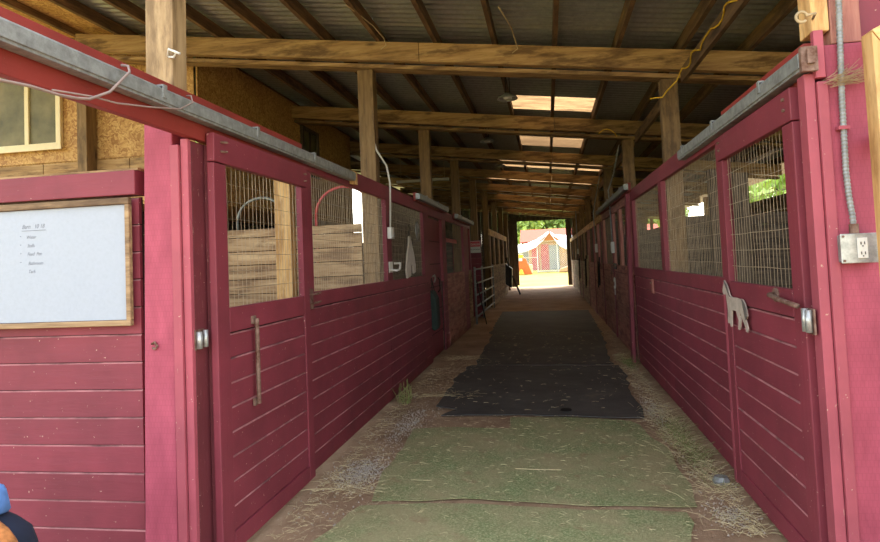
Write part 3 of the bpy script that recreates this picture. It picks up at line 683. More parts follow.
# ------------------------------------------------------------------ electrical
def elbox(label, x, y, z, side, h=.13, w_=.1, mat='white'):
    t = thing('outlet_box', label, 'electrical box', (x, y, z)); a, b = sorted((x, x+side*.05))
    mb = MB(); mb.box(a, b, y-w_/2, y+w_/2, z-h/2, z+h/2); mb.build('housing', mat, t, bevel=.006)
    mb = MB(); a, b = sorted((x+side*.051, x+side*.056)); mb.box(a, b, y-w_*.3, y+w_*.3, z-h*.35, z+h*.35); mb.build('cover', mat, t)
    return t
def conduit(label, pts, r=.011, mat='galv', name='conduit'):
    mb = MB(); mb.tube(pts, r, 8); return tag(mb.build(name, mat, loc=pts[0], smooth=True), label, 'conduit')
elbox('small white outlet box on the stile beside the second left post', -1.738, 6.95, 1.84, 1, .13, .13)
conduit('thin white conduit rising from the left outlet box up the second post', [(-1.715, 6.95, 1.91), (-1.70, 6.95, 2.4), (-1.73, 6.93, 2.6), (-1.80, 6.80, 2.75), (-1.84, 6.80, 2.9), (-1.84, 6.80, 3.45)], .011, 'white')
elbox('white outlet box on the right stalls past the leaning board', 1.16, 11.6, 1.62, -1, .2, .13); conduit('white conduit dropping to the outlet box past the leaning board', [(1.13, 11.6, 1.73), (1.12, 11.6, 2.45), (1.10, 11.5, 2.62), (1.2, 11.4, 2.9), (1.25, 10.9, 3.3)], .012, 'galv')
elbox('white outlet box by the dark halters on the right stalls', 1.16, 15.4, 1.66, -1, .2, .18); conduit('grey conduit dropping to the outlet box by the dark halters', [(1.13, 15.4, 1.77), (1.1, 15.4, 2.5), (1.16, 15.3, 2.8), (1.25, 14.8, 3.3)], .013, 'galv')
elbox('small white outlet box far along the right stalls', 1.16, 24.6, 1.66, -1, .2, .2); conduit('grey conduit dropping to the far right outlet box', [(1.13, 24.6, 1.77), (1.12, 24.6, 3.2)], .014, 'galv')
# metal outlet box on the front right post
t = thing('outlet_box', 'square grey metal outlet box with white duplex outlet on the right front post', 'electrical box', (1.28, 2.95, 1.48))
mb = MB(); mb.box(1.205, 1.352, 2.905, 2.953, 1.425, 1.54); mb.build('housing', 'galv', t, bevel=.006)
mb = MB(); mb.box(1.201, 1.356, 2.897, 2.904, 1.421, 1.544); mb.build('cover', 'steel', t, bevel=.003)
mb = MB(); mb.box(1.262, 1.302, 2.891, 2.896, 1.44, 1.525); sk = mb.build('receptacle', 'white', t, bevel=.003)
mb = MB()
for z in (1.462, 1.503):
    for dx in (-.008, .006): mb.box(1.282+dx, 1.282+dx+.003, 2.889, 2.8905, z-.006, z+.006)
    mb.tube([(1.282, 2.8905, z-.012), (1.282, 2.889, z-.012)], .003, 6)
mb.build('slot', 'blackstrap', sk)
mb = MB()
for x in (1.212, 1.345):
    for z in (1.432, 1.533): mb.tube([(x, 2.897, z), (x, 2.893, z)], .005, 8)
mb.build('screw', 'rust', t)
pts = [(1.268, 2.925, 1.56), (1.268, 2.93, 1.62), (1.262, 2.935, 1.70), (1.258, 2.936, 1.80), (1.262, 2.936, 2.1), (1.272, 2.936, 2.4), (1.285, 2.936, 2.75), (1.285, 2.936, 3.3)]
t = thing('conduit', 'flexible silver conduit running up the right front post from the metal outlet box', 'conduit', (1.27, 2.93, 1.55))
mb = MB(); dense = []
for i in range(len(pts)-1):
    L = max(1, int((Vector(pts[i+1])-Vector(pts[i])).length/.004))
    for k in range(L): dense.append(Vector(pts[i]).lerp(Vector(pts[i+1]), k/L))
mb.tube(dense, [.0125+.0015*math.sin(i*1.6) for i in range(len(dense))], 8); mb.build('flexible_tube', 'galv', t, smooth=True)
mb = MB(); mb.tube([(1.268, 2.925, 1.545), (1.268, 2.925, 1.585)], .018, 10); mb.build('connector', 'rust', t)
mb = MB(); mb.box(1.235, 1.28, 2.918, 2.953, 1.985, 2.0); mb.build('clip', 'red_bright', t)

# ------------------------------------------------------------------ hanging things
def silhouette(mb, pts, plane, th, to3):
    n = len(pts); vs = [to3(p, 0) for p in pts]+[to3(p, th) for p in pts]
    mb.add(vs, [tuple(range(n)), tuple(range(2*n-1, n-1, -1))]+[(i, (i+1) % n, (i+1) % n+n, i+n) for i in range(n)])
# horse cut-out (u to the right in the picture, v up), about 0.26 m
H = [(.02, .205), (.012, .225), (.022, .262), (.030, .285), (.034, .300), (.044, .288), (.056, .270), (.070, .235), (.082, .205), (.100, .197), (.140, .200), (.165, .196), (.178, .200), (.192, .196), (.206, .175), (.216, .140), (.222, .105), (.214, .085), (.206, .100), (.200, .130), (.196, .150), (.188, .135), (.196, .105), (.206, .080), (.214, .055), (.222, .025), (.214, .004), (.202, .006), (.204, .026), (.192, .055), (.176, .085), (.166, .110), (.160, .090), (.166, .060), (.160, .030), (.150, .002), (.138, .004), (.144, .026), (.148, .060), (.136, .090), (.130, .115), (.104, .115), (.094, .112), (.088, .080), (.086, .040), (.082, .004), (.070, .002), (.072, .040), (.070, .075), (.064, .060), (.060, .020), (.048, .022), (.052, .065), (.056, .110), (.052, .145), (.048, .180), (.042, .215), (.034, .205)]
t = thing('horse_cutout', 'weathered grey wooden horse silhouette hung on the right sliding door corner', 'ornament', (1.09, 4.3, 1.0))
mb = MB(); silhouette(mb, [(u, v) for u, v in H], None, .012, lambda p, d: (1.104-(.008 if d else 0), 4.40-p[0]*2.35, 1.02+p[1]*.95))
mb.build('body', 'horse', t)
mb = MB(); silhouette(mb, [(.036, .298), (.060, .272), (.078, .215), (.086, .200), (.070, .222), (.050, .268)], None, .004, lambda p, d: (1.095-(.005 if d else 0), 4.40-p[0]*2.35, 1.02+p[1]*.95)); mb.build('mane', 'horse2', t)
mb = MB(); silhouette(mb, [(.192, .197), (.208, .176), (.222, .140), (.226, .100), (.216, .080), (.208, .110), (.198, .150)], None, .004, lambda p, d: (1.095-(.005 if d else 0), 4.40-p[0]*2.35, 1.02+p[1]*.95)); mb.build('tail', 'horse2', t)
# white cloth with two legs hung on the wire
t = thing('hanging_towel', 'off-white forked cloth hanging on the wire of the second left window', 'cloth', (-1.72, 7.9, 1.35))
mb = MB(); silhouette(mb, [(.34, .55), (.40, .57), (.46, .53), (.50, .42), (.60, .30), (.68, .12), (.66, .02), (.54, .0), (.52, .12), (.44, .16), (.40, .10), (.38, -.03), (.16, -.06), (.12, .06), (.20, .28), (.30, .42)], None, .02, lambda p, d: (-1.718+(.022 if d else 0), 7.5+p[0]*1.0, 1.36+p[1]*.85)); mb.build('fabric', 'cloth', t, bevel=.006)
mb = MB(); mb.tube([(-1.715, 7.88, 1.82), (-1.70, 7.9, 1.93), (-1.72, 7.92, 1.98)], .012, 6); mb.tube([(-1.69, 7.95, 1.80), (-1.69, 8.0, 1.74), (-1.69, 8.02, 1.82)], .01, 6); mb.build('strap', 'grey_z', t)
t = thing('metal_disc', 'round shiny metal disc on the wire right of the hanging cloth', 'disc', (-1.72, 8.7, 1.93))
mb = MB(); mb.lathe([(0, .012), (.05, .014), (.1, .012), (.13, 0), (.1, -.004), (0, -.004)], (-1.772, 8.72, 1.94), 'x', 24); mb.build('disc', 'steel', t, smooth=True)
mb = MB(); mb.lathe([(0, .016), (.03, .016), (.03, .024), (0, .024)], (-1.772, 8.72, 1.94), 'x', 12); mb.build('hub', 'galv', t)
t = thing('bracket', 'white plastic bracket on the stile below the left outlet box', 'bracket', (-1.73, 6.97, 1.46))
mb = MB(); mb.box(-1.738, -1.73, 6.9, 7.06, 1.40, 1.52); mb.build('plate', 'white', t); mb = MB(); mb.tube([(-1.73, 6.92, 1.43), (-1.66, 6.95, 1.42), (-1.65, 7.05, 1.43), (-1.66, 7.14, 1.50), (-1.73, 7.12, 1.5)], .012, 6); mb.build('loop', 'white', t)
t = thing('feed_bag', 'dark green canvas bag hanging in the left recess', 'bag', (-1.8, 9.6, .5))
mb = MB(); mb.prism([(-1.78, .52), (-1.70, .46), (-1.66, .54), (-1.67, .95), (-1.72, 1.06), (-1.78, 1.08)], 'y', 9.40, 9.72); mb.build('sack', 'green_cloth', t, bevel=.03, smooth=False)
mb = MB(); mb.tube([(-1.73, 9.46, 1.04), (-1.75, 9.56, 1.25), (-1.73, 9.66, 1.04)], .008, 6); mb.build('strap', 'blackstrap', t)
mb = MB(); mb.tube([(-1.71, 9.42+.0, 1.28), (-1.68, 9.45, 1.30), (-1.68, 9.5, 1.25), (-1.7, 9.5, 1.19)], .012, 6)
tag(mb.build('snap_hook', 'steel', loc=(-1.7, 9.45, 1.2), smooth=True), 'shiny snap hook hanging above the green bag', 'hook')
# ring and halters on the right
mb = MB(); mb.tube([(1.12, 11.45+.09*math.cos(a), 1.0+.09*math.sin(a)) for a in [math.pi*(.1+1.7*k/14) for k in range(15)]], .012, 6); mb.tube([(1.12, 11.45, .91), (1.12, 11.46, .8)], .008, 6)
tag(mb.build('lead_snap', 'white', loc=(1.12, 11.45, .9), smooth=True), 'pale open ring hanging on the right stall boards under the outlet box', 'ring')
t = thing('latch_bolt', 'dark bolt latch above the pale ring on the right stalls', 'latch', (1.13, 11.5, 1.3))
mb = MB(); mb.box(1.145, 1.16, 11.35, 11.75, 1.24, 1.34); mb.build('plate', 'darkmetal', t); mb = MB(); mb.tube([(1.12, 11.2, 1.3), (1.12, 11.8, 1.29)], .016, 6); mb.tube([(1.12, 11.7, 1.3), (1.09, 11.7, 1.15)], .014, 6); mb.build('bolt', 'rust', t)
def halter(label, y, z, L, mat='blackstrap'):
    t = thing('halter', label, 'halter', (1.12, y, z)); mb = MB()
    mb.tube([(1.13, y, z), (1.11, y-.06, z-L*.4), (1.11, y-.05, z-L*.9), (1.11, y+.04, z-L), (1.11, y+.12, z-L*.7), (1.12, y+.06, z-L*.3), (1.13, y+.02, z)], .016, 6); mb.build('strap', mat, t)
    mb = MB(); mb.tube([(1.11, y+.25, z-.1), (1.10, y+.22, z-L*.7), (1.10, y+.3, z-L*1.1)], .014, 6); mb.build('lead', mat, t)
halter('black halter with a dangling lead on the right stalls by the outlet box', 14.6, 1.45, .62)
halter('worn tan halter hanging further along the right stalls', 18.6, 1.5, .7, 'rope'); halter('dark halter hanging beside the worn tan one, far right stalls', 19.6, 1.5, .9)
halter('dark halter nearest the far doorway on the right', 23.4, 1.5, .8)
t = thing('board_cleat', 'small weathered block nailed below the sill of the right stall front', 'block', (1.15, 7.4, 1.1))
mb = MB(); mb.box(1.146, 1.164, 7.5, 7.62, 1.04, 1.2); mb.build('block', 'dusty_z', t, bevel=.003); mb = MB(); mb.tube([(1.14, 7.56, 1.17), (1.13, 7.56, 1.15)], .008, 6); mb.build('nail', 'rust', t)

# yellow extension cord on the girder
pts = []
for k in range(30):
    y = 4.2+(6.45-4.2)*k/29; pts.append((1.375+.012*math.sin(k*1.3), y, 3.25+.03*math.sin(k*.9)-.0*k))
pts += [(1.33, 6.5, 3.17), (1.25, 6.6, 3.10), (1.22, 6.68, 3.06), (1.10, 6.7, 3.06)]
mb = MB(); mb.tube(pts, .007, 6); tag(mb.build('extension_cord', 'yellow', loc=pts[0], smooth=True), 'yellow extension cord draped along the plank above the right stalls', 'cord')
pts = [(.85+.25*k/8, 9.9-.02*k, 3.33+.12*math.sin(math.pi*k/8*.6)-.2*(k/8)**2) for k in range(9)]
mb = MB(); mb.tube(pts, .008, 6); tag(mb.build('cord_end', 'yellow', loc=pts[0], smooth=True), 'short yellow cord looped over the second roof beam', 'cord')
# cream twine loops on the first beam
for x, lab in ((-1.72, 'cream twine tied round the first roof beam above the left post'), (-.32, 'thin twine hanging over the first roof beam near the middle')):
    mb = MB(); mb.tube([(x, 5.6, ROOFZ(x)+.0), (x+.08, 6.2, ROOFZ(x)+.02), (x+.1, 6.60, ROOFZ(x)+.02), (x+.12, 6.605, ROOFZ(x)-.06), (x+.06, 6.605, ROOFZ(x)-.1)], .006, 6)
    tag(mb.build('twine', 'rope', loc=(x, 6.6, 3.8), smooth=True), lab, 'twine')
# cable across the upper left
pts = [(-1.62, 1.3, 2.12), (-1.61, 1.672, 2.105), (-1.61, 1.786, 2.117), (-1.61, 1.914, 2.120), (-1.61, 2.0, 2.130), (-1.61, 2.059, 2.142), (-1.61, 2.169, 2.196), (-1.61, 2.29, 2.308), (-1.63, 2.31, 2.34), (-1.66, 2.31, 2.346)]
mb = MB(); mb.tube(pts, .0055, 8); tag(mb.build('cable', 'cable', loc=pts[1], smooth=True), 'pinkish-grey cable drooping in front of the cream window and looping over the left track', 'cable')
pts = [(-1.625, 1.9, 2.135), (-1.625, 2.086, 2.160), (-1.62, 2.225, 2.167), (-1.61, 2.417, 2.196), (-1.61, 2.64, 2.239), (-1.62, 2.768, 2.30), (-1.64, 2.79, 2.34), (-1.67, 2.80, 2.345)]
mb = MB(); mb.tube(pts, .0035, 8); tag(mb.build('cable', 'cable', loc=pts[1], smooth=True), 'thinner cable sagging below the left track to the corner post', 'cable')
mb = MB(); mb.tube([(-1.85, 2.94, 2.60), (-1.82, 2.90, 2.62), (-1.78, 2.90, 2.60), (-1.80, 2.91, 2.58), (-1.845, 2.94, 2.595)], .006, 6); mb.tube([(-1.80, 2.90, 2.61), (-1.76, 2.9, 2.59)], .007, 6)
tag(mb.build('wire_tie', 'white', loc=(-1.82, 2.92, 2.6), smooth=True), 'white wire tie twisted on the bare left corner post', 'tie')
# screw eye upper right
t = thing('screw_eye', 'beige screw eye sticking out of the top right post', 'hook', (1.12, 2.85, 2.46))
mb = MB(); mb.tube([(1.09+.022*math.cos(a), 2.84, 2.452+.022*math.sin(a)) for a in [2*math.pi*k/16 for k in range(15)]], .006, 6); mb.build('eye', 'rope', t, smooth=True)
mb = MB(); mb.tube([(1.112, 2.84, 2.458), (1.16, 2.88, 2.475), (1.18, 2.96, 2.48)], .006, 6); mb.build('shank', 'rope', t, smooth=True)
# raw lumber frame at the right edge
t = thing('lumber_frame', 'pale raw lumber frame at the right edge of the view beside the conduit', 'frame', (1.33, 2.72, 0))
mb = MB(); mb.prism([(1.308, 2.34), (1.34, 2.29), (1.37, 2.29), (1.37, 0), (1.318, 0)], 'y', 2.75, 2.84); mb.build('upright', 'raw_z', t, bevel=.003)
mb = MB(); mb.prism([(1.309, 2.345), (1.9, 2.62), (1.9, 2.52), (1.342, 2.295)], 'y', 2.75, 2.84); mb.build('brace', 'raw_x', t, bevel=.003)
mb = MB(); mb.box(1.375, 1.42, 2.76, 2.953, 1.9, 1.96); mb.build('spacer', 'raw_y', t)
# cobweb hay tuft in the corner
mb = MB()
for k in range(60):
    a = Vector((random.uniform(1.19, 1.27), random.uniform(2.90, 2.94), 2.19+random.gauss(0, .012))); d = Vector((random.uniform(.05, .16), random.uniform(-.02, .01), random.uniform(-.01, .07)))
    mb.tube([a, a+d*.5+Vector((0, 0, random.uniform(-.015, .01))), a+d], .0009, 3, cap=False)
tag(mb.build('hay_wisps', 'rope', loc=(1.22, 2.93, 2.19)), 'wisps of hay caught between jamb and conduit, upper right', 'hay', kind='stuff')
# ceiling lamps
for k, (x, y, lab) in enumerate(((-.40, 8.0, 'round metal lamp hanging from a rafter in the near roof bay'), (-.95, 11.2, 'round metal lamp hanging in the second roof bay'), (-.95, 14.4, 'round metal lamp hanging in the third roof bay'))):
    z = ROOFZ(x)-.24; t = thing('ceiling_lamp', lab, 'lamp', (x, y, z), 'metal lamps under the roof')
    mb = MB(); mb.lathe([(.13, 0), (.115, .03), (.06, .055), (.03, .08), (.0, .08)], (x, y, z), 'z', 24); mb.build('shade', 'steel', t, smooth=True)
    mb = MB(); mb.lathe([(0, -.005), (.05, 0), (.06, .03), (.03, .055)], (x, y, z), 'z', 16); mb.build('bulb', 'white', t, smooth=True)
    mb = MB(); mb.tube([(x-.02, y, z+.08), (x-.02, y, ROOFZ(x)+.1)], .006, 6); mb.tube([(x+.03, y, z+.07), (x+.03, y, ROOFZ(x)+.1)], .006, 6); mb.build('stem', 'darkmetal', t)
# fluorescent strip, left
t = thing('strip_light', 'pale unlit strip light hung level under the roof beyond the left posts', 'lamp', (-2.7, 14.2, 3.35))
mb = MB(); mb.box(-3.3, -2.1, 14.1, 14.2, 3.32, 3.37); mb.build('housing', 'white', t, bevel=.005)
for x in (-3.2, -2.2): mb = MB(); mb.tube([(x, 14.15, 3.37), (x, 14.15, ROOFZ(x))], .006, 5); mb.build('hanger', 'rope', t)

# ------------------------------------------------------------------ bottom left corner: blanket roll
t = thing('blanket_bundle', 'bundle of orange-brown fleece with navy edging and light blue cloth, bottom left corner', 'blanket', (-1.25, 1.2, 0))
def blob(c, r, n=14, m_=20):
    mb = MB(); vs = []; fs = []
    for i in range(n+1):
        th = math.pi*i/n
        for j in range(m_):
            ph = 2*math.pi*j/m_; d = Vector((math.sin(th)*math.cos(ph), math.sin(th)*math.sin(ph), math.cos(th)))
            q = Vector([math.copysign(abs(a)**.55, a) for a in d]); k = 1+.06*mnoise.noise(q*3+Vector(c)); vs.append(Vector((c[0]+q.x*r[0]*k, c[1]+q.y*r[1]*k, c[2]+q.z*r[2]*k)))
    for i in range(n):
        for j in range(m_): fs.append((i*m_+j, i*m_+(j+1) % m_, (i+1)*m_+(j+1) % m_, (i+1)*m_+j))
    mb.add(vs, fs); return mb
t.location = (-2.15, 2.0, 0)
blob((-2.19, 2.05, .335), (.33, .12, .33)).build('navy_edging', 'navy', t, smooth=True)
blob((-2.06, 1.88, .365), (.335, .05, .36)).build('fleece', 'rust_cloth', t, smooth=True)
blob((-2.31, 2.03, .70), (.34, .10, .07)).build('blue_cloth', 'bluecloth', t, smooth=True)

# ------------------------------------------------------------------ mats on the floor
slab('turf_mat', 'turf', [(-1.26, 5.74), (-1.04, 5.77), (-.42, 5.76), (-.42, 6.12), (.10, 6.12), (.46, 6.08), (.66, 6.0), (.80, 5.3), (.82, 4.99), (.84, 4.4), (.79, 4.0), (.3, 4.0), (-.12, 4.02), (-.6, 4.06), (-1.18, 4.0), (-1.22, 4.19)], .0, 'worn green turf mat butting against the black rubber mats', 'mat', .004)
slab('turf_mat', 'turf', [(-1.22, 3.92), (-.8, 3.99), (-.12, 3.95), (.70, 3.93), (.68, 3.5), (.66, 2.2), (-1.4, 2.2), (-1.36, 3.3)], .0, 'worn green turf mat nearest the camera, past the crease in the turf', 'mat', .004)
slab('rubber_mat', 'rubber', [(-1.07, 6.19), (-.45, 6.20), (.79, 6.10), (.84, 7.3), (.88, 8.9), (-1.16, 9.1), (-1.24, 8.2), (-1.22, 7.0), (-1.2, 6.6), (-1.0, 6.45)], .002, 'black rubber mat nearest the turf with a torn left corner', 'mat', .011)
slab('rubber_mat', 'rubber', [(-1.10, 9.15), (.80, 8.98), (.92, 12.7), (-1.14, 12.8)], .002, 'black rubber mat, second from the turf', 'mat', .010)
slab('rubber_mat', 'rubber', [(-1.22, 12.84), (.95, 12.74), (1.02, 18.0), (-1.33, 18.2)], .002, 'black rubber mat, third from the turf', 'mat', .010)
mb = MB(); mb.lathe([(0, .024), (.03, .022), (.05, .012), (.06, 0)], (.10, 6.35, .02), 'z', 9); tag(mb.build('dropping', 'darkmetal', loc=(.1, 6.35, .02), smooth=True), 'small dark clump lying on the near rubber mat edge', 'clump')
mb = MB(); mb.lathe([(0, .05), (.04, .045), (.055, .02), (.05, 0)], (1.03, 4.42, .0), 'z', 9); tag(mb.build('stone', 'galv', loc=(1.03, 4.42, 0), smooth=False), 'small grey stone at the foot of the right sliding door', 'stone')

# ------------------------------------------------------------------ loose hay, weeds and gravel
def strands(mb, n, fx, fy, L=(.025, .085), r=.0009, up=.15, z=.004):
    for _ in range(n):
        x, y = fx(), fy(); a = random.uniform(0, 2*math.pi); l = random.uniform(*L); e = random.uniform(0, up)
        d = Vector((math.cos(a), math.sin(a), e))*l; p = Vector((x, y, z)); bend = Vector((random.uniform(-.08, .08)*l, random.uniform(-.08, .08)*l, l*.06))
        mb.tube([p, p+d*.5+bend, p+d], r, 3, cap=False)
U = random.uniform; GA = random.gauss
mb = MB()
strands(mb, 500, lambda: -1.66+abs(GA(0, .13)), lambda: U(4.2, 9))
strands(mb, 350, lambda: -1.62+abs(GA(0, .22)), lambda: U(3.4, 5.2))
strands(mb, 200, lambda: U(-1.5, -1.1), lambda: U(7.5, 9.5)); strands(mb, 120, lambda: U(-1.6, -1.1), lambda: GA(9.8, .12), (.06, .2))
strands(mb, 90, lambda: U(-1.65, -.95), lambda: GA(7.1, .06), (.08, .25))
strands(mb, 60, lambda: GA(-1.4, .12), lambda: GA(4.2, .06), (.08, .3))
tag(mb.build('loose_hay', 'straw', loc=(-1.6, 6, 0)), 'loose hay scattered along the foot of the left stalls', 'hay', kind='stuff')
mb = MB()
strands(mb, 1000, lambda: 1.08-abs(GA(0, .13)), lambda: U(3.6, 6.6), up=.5, L=(.04, .13)); strands(mb, 450, lambda: 1.08-abs(GA(0, .12)), lambda: U(6.6, 10), up=.3, L=(.04, .12)); strands(mb, 150, lambda: U(.95, 1.1), lambda: U(9, 16), (.05, .15))
tag(mb.build('loose_hay', 'straw', loc=(1.0, 6, 0)), 'loose hay heaped along the foot of the right stalls', 'hay', kind='stuff')
mb = MB(); strands(mb, 420, lambda: 1.04-abs(GA(0, .09)), lambda: GA(5.2, .45), up=.9, L=(.05, .14)); strands(mb, 160, lambda: 1.06-abs(GA(0, .07)), lambda: GA(9.0, .25), up=1.2, L=(.05, .16))
tag(mb.build('weeds', 'weed', loc=(1.0, 5, 0)), 'low dry weeds sprouting along the right stalls', 'weeds', kind='stuff')
mb = MB()
for _ in range(26):
    x, y = -1.60+U(-.05, .08), 6.75+U(-.08, .08); h = U(.08, .26); mb.tube([(x, y, 0), (x+U(-.03, .03), y+U(-.03, .03), h*.6), (x+U(-.06, .06), y+U(-.05, .05), h)], .0025, 3, cap=False)
tag(mb.build('weed_tuft', 'weed', loc=(-1.6, 6.75, 0)), 'upright weed tuft at the foot of the left stall boards', 'weeds', kind='stuff')
mb = MB(); strands(mb, 900, lambda: U(-1.3, .8), lambda: U(3.2, 6.2), (.01, .05), z=.008, up=.03, r=.001); strands(mb, 260, lambda: U(-1.2, .8), lambda: U(6.3, 13), (.02, .07), z=.016, up=.03, r=.0013)
mb.tube([(-.30, 4.62, .013), (-.12, 4.60, .015), (.02, 4.605, .013)], .003, 3); mb.tube([(-1.0, 4.36, .013), (-.85, 4.33, .022)], .0022, 3)
tag(mb.build('straw_bits', 'straw', loc=(0, 5, .02)), 'bits of straw sprinkled over the turf and rubber mats', 'hay', kind='stuff')
mb = MB()
def pebbles(n, fx, fy, s=(.003, .009)):
    for _ in range(n):
        x, y = fx(), fy(); r = U(*s); a = U(0, 6); h = r*U(.5, .9)
        vs = [(x+r*math.cos(a+k*2.09), y+r*math.sin(a+k*2.09), -.003) for k in range(3)]+[(x, y, h)]
        mb.add(vs, [(0, 1, 3), (1, 2, 3), (2, 0, 3)])
pebbles(1200, lambda: GA(-1.40, .09), lambda: GA(4.55, .16)); pebbles(700, lambda: GA(-1.36, .07), lambda: GA(5.9, .4)); pebbles(600, lambda: U(-1.65, -1.1), lambda: U(3.6, 9)); pebbles(450, lambda: GA(.92, .06), lambda: GA(6.4, .3)); pebbles(500, lambda: U(.85, 1.1), lambda: U(3.6, 9)); pebbles(250, lambda: GA(.95, .06), lambda: GA(3.9, .1))
tag(mb.build('gravel', 'gravel', loc=(-1.3, 5, 0)), 'pale gravel patches in the dirt on both sides of the turf', 'gravel', kind='stuff')

# ================================================================== YARD BEYOND THE DOORWAY
gz = .33
t = thing('shed', 'red shed with terracotta roof behind the chain-link pen', 'shed', (1.5, 56, .4))
mb = MB(); mb.box(-1.6, 9, 56, 60, .35, 2.9); mb.build('wall', 'shedtan', t)
mb = MB(); mb.prism([(55.4, 2.85), (58, 4.0), (60.6, 2.85)], 'x', -2.3, 9.5); mb.build('roof', 'roofred', t)
mb = MB(); mb.box(-1.35, -.75, 55.93, 55.99, .38, 2.6); mb.box(-.55, .1, 55.93, 55.99, .38, 2.6); mb.build('door', 'shedred', t); mb = MB(); mb.box(.15, 1.0, 55.94, 55.99, .38, 2.5); mb.build('panel', 'shedgrey', t)
mb = MB(); mb.box(-4.5, -1.65, 57, 57.2, .38, 2.6); mb.build('side_wall', 'shedgrey', t)
mb = MB(); mb.prism([(-.6, 2.76), (.2, 3.35), (1.0, 2.76)], 'y', 49.94, 49.99); GB = mb
def tarp(label, prof):
    mb = MB(); n = len(prof); vs = []
    for (x, z, zl) in prof:
        for (y, q) in ((49.8, zl), (50.6, z+.0), (52.6, z+.15)): vs.append((x, y, q))
    fs = []
    for i in range(n-1):
        for k in range(2): fs.append((i*3+k, (i+1)*3+k, (i+1)*3+k+1, i*3+k+1))
    mb.add(vs, fs); o = mb.build('tarp', 'tarp', loc=(prof[0][0], 50, 2.5), smooth=True); sm = o.modifiers.new('thickness', 'SOLIDIFY'); sm.thickness = .03; tag(o, label, 'tarp')
tarp('white tarp wing sagging left of the pen peak', [(-4.6, 2.25, 1.7), (-2.4, 2.35, 1.83), (-1.6, 2.5, 1.98), (-.9, 2.75, 2.25), (-.3, 3.1, 2.75), (.15, 3.4, 3.3)])
tarp('white tarp wing sagging right of the pen peak', [(.3, 3.4, 3.3), (.6, 3.15, 2.8), (.95, 3.08, 2.3), (1.5, 3.05, 2.0), (2.3, 3.1, 1.75), (4.5, 3.0, 1.7)])
t = thing('chain_link_pen', 'white-framed chain-link dog pen beyond the far doorway', 'pen', (0, 50, gz))
for x in (-4.4, -2.6, -.78, .74, 1.55, 4.3):
    mb = MB(); mb.tube([(x, 50, gz), (x, 50, gz+2.35)], .05, 6); mb.build('post', 'white', t)
mb = MB()
for z in (gz+.08, 2.75): mb.tube([(-.78, 50, z), (.74, 50, z)], .045, 6)
for z in (1.5, ): mb.tube([(-4.4, 50, z), (-.78, 50, z)], .035, 6)
mb.tube([(.74, 50, .4), (4.3, 50, .4)], .03, 6); mb.build('rail', 'white', t)
mb = MB()
def link(x0, x1, z0, z1, s=.17):
    x = x0-(z1-z0)
    while x < x1:
        for sg in (1, -1):
            a, b = (x, x+(z1-z0)); lo = max(a, x0); hi = min(b, x1)
            if hi-lo > .05:
                f = lambda q: z0+(q-a) if sg > 0 else z1-(q-a)
                mb.tube([(lo, 50+.01*sg, f(lo)), (hi, 50+.01*sg, f(hi))], .011, 3, cap=False)
        x += s
link(-4.4, -.78, gz+.1, 2.3); link(-.78, .74, gz+.1, 2.7); link(.74, 4.3, gz+.1, 2.3)
mb.build('chain_link', 'white', t); GB.build('gable_board', 'gablebrown', t)
t = thing('play_slide', 'orange ladder-like toy with a yellow top beside the pen', 'toy', (-1.9, 47.5, .3))
mb = MB(); mb.prism([(-2.35, .28), (-1.15, .28), (-1.62, 1.5), (-2.25, 1.5)], 'y', 47.4, 47.7); mb.build('body', 'orange', t, bevel=.03)
mb = MB(); mb.lathe([(.18, 0), (.16, .25), (.04, .32), (0, .32)], (-1.95, 47.5, 1.5), 'z', 10); mb.lathe([(.22, 0), (.1, .35), (0, .4)], (-1.95, 47.2, .3), 'z', 10); mb.build('yellow_cap', 'yellow', t)
mb = MB(); mb.box(-2.2, -1.85, 47.3, 47.38, 1.28, 1.5); mb.build('label_board', 'white', t)
mb = MB(); mb.box(-1.4, -1.15, 47.9, 48.2, .3, 1.0); tag(mb.build('feed_tub', 'cream', loc=(-1.25, 48, .3), bevel=.05), 'cream tub standing between the orange toy and the pen', 'tub')
mb = MB(); mb.prism([(.75, .32), (2.4, .32), (2.2, .62), (1.5, .78), (.9, .6)], 'y', 48.6, 49.4); tag(mb.build('sand_heap', 'shedtan', loc=(1.5, 49, .3), bevel=.08), 'low tan heap at the right foot of the pen', 'heap')

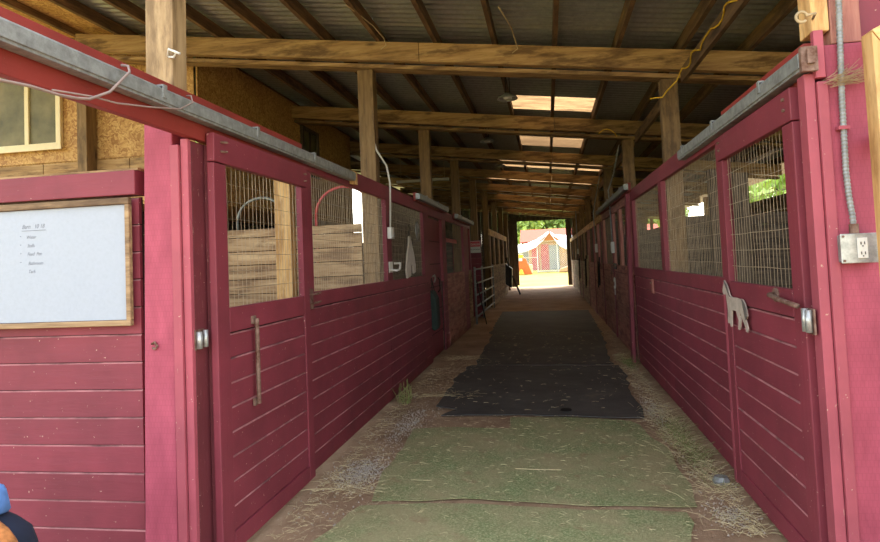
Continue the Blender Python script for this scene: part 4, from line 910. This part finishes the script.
# trees and bushes
def tree(label, x, y, h, r, seed, n=2600, mt='leaf', name='tree', trunk=True, cat='tree', leaf=.22, zc=.62):
    rnd = random.Random(seed); t = thing(name, label, cat, (x, y, 0), 'trees and bushes outside the barn')
    if trunk:
        mb = MB(); mb.tube([(x, y, -.1), (x+.1, y, h*.3), (x-.1, y+.1, h*.7)], [.05*r+.08, .035*r+.06, .05], 8)
        for k in range(5):
            a = k*1.3; mb.tube([(x, y, h*(.3+.07*k)), (x+r*.6*math.cos(a), y+r*.6*math.sin(a), h*(.5+.08*k))], [.06, .02], 6)
        mb.build('trunk', 'bark', t)
    mb = MB(); cl = []
    for k in range(16):
        a = rnd.uniform(0, 6.28); q = rnd.uniform(.1, .8)*r; cl.append((x+q*math.cos(a), y+q*math.sin(a), h*zc+rnd.uniform(-.32, .3)*h, r*rnd.uniform(.3, .5)))
    for i in range(n):
        c = cl[i % 16]; d = Vector((rnd.gauss(0, 1), rnd.gauss(0, 1), rnd.gauss(0, 1))).normalized()*c[3]*rnd.uniform(.6, 1.05); p = Vector(c[:3])+d
        if p.z < .1: p.z = rnd.uniform(.1, .6)
        u = Vector((rnd.gauss(0, 1), rnd.gauss(0, 1), rnd.gauss(0, 1))).normalized()*leaf*rnd.uniform(.6, 1.2); v = u.cross(Vector((rnd.gauss(0, 1), rnd.gauss(0, 1), rnd.gauss(0, 1)))).normalized()*leaf*.55
        mb.add([p-u, p+v, p+u, p-v], [(0, 1, 2, 3)])
    mb.build('foliage', mt, t)
for i, (lab, x, y, h, r, mt) in enumerate((('bright green leafy tree filling the left of the far doorway', -4.2, 70, 9, 3.6, 'leaf'), ('bright green leafy tree over the shed roof, middle of the far doorway', .2, 72, 10, 4.0, 'leaf'), ('darker tree behind the shed at the right of the far doorway', 5.0, 70, 10, 3.8, 'leaf2'), ('leafy tree left of the pen behind the far wall', -9, 68, 9, 4, 'leaf2'), ('leafy tree right of the shed behind the far wall', 10, 68, 9, 4, 'leaf'))):
    tree(lab, x, y, h, r, i, 6500, mt, leaf=.34, zc=.55)
for i, (x, y) in enumerate(((11, 15), (12, 22), (11.5, 29), (13, 37))):
    tree(f'leafy tree showing through the eave gap of the right stalls, {ORD[i]} from the front', x, y, 6.5, 3.6, 20+i, 3000, 'leaf', leaf=.25)
for i, (x, y) in enumerate(((-10.5, 17), (-12, 24))):
    tree(f'leafy tree beyond the open gap in the left wall, {["nearer", "farther"][i]} one', x, y, 6.5, 3.2, 40+i, 3000, 'leaf', leaf=.25)
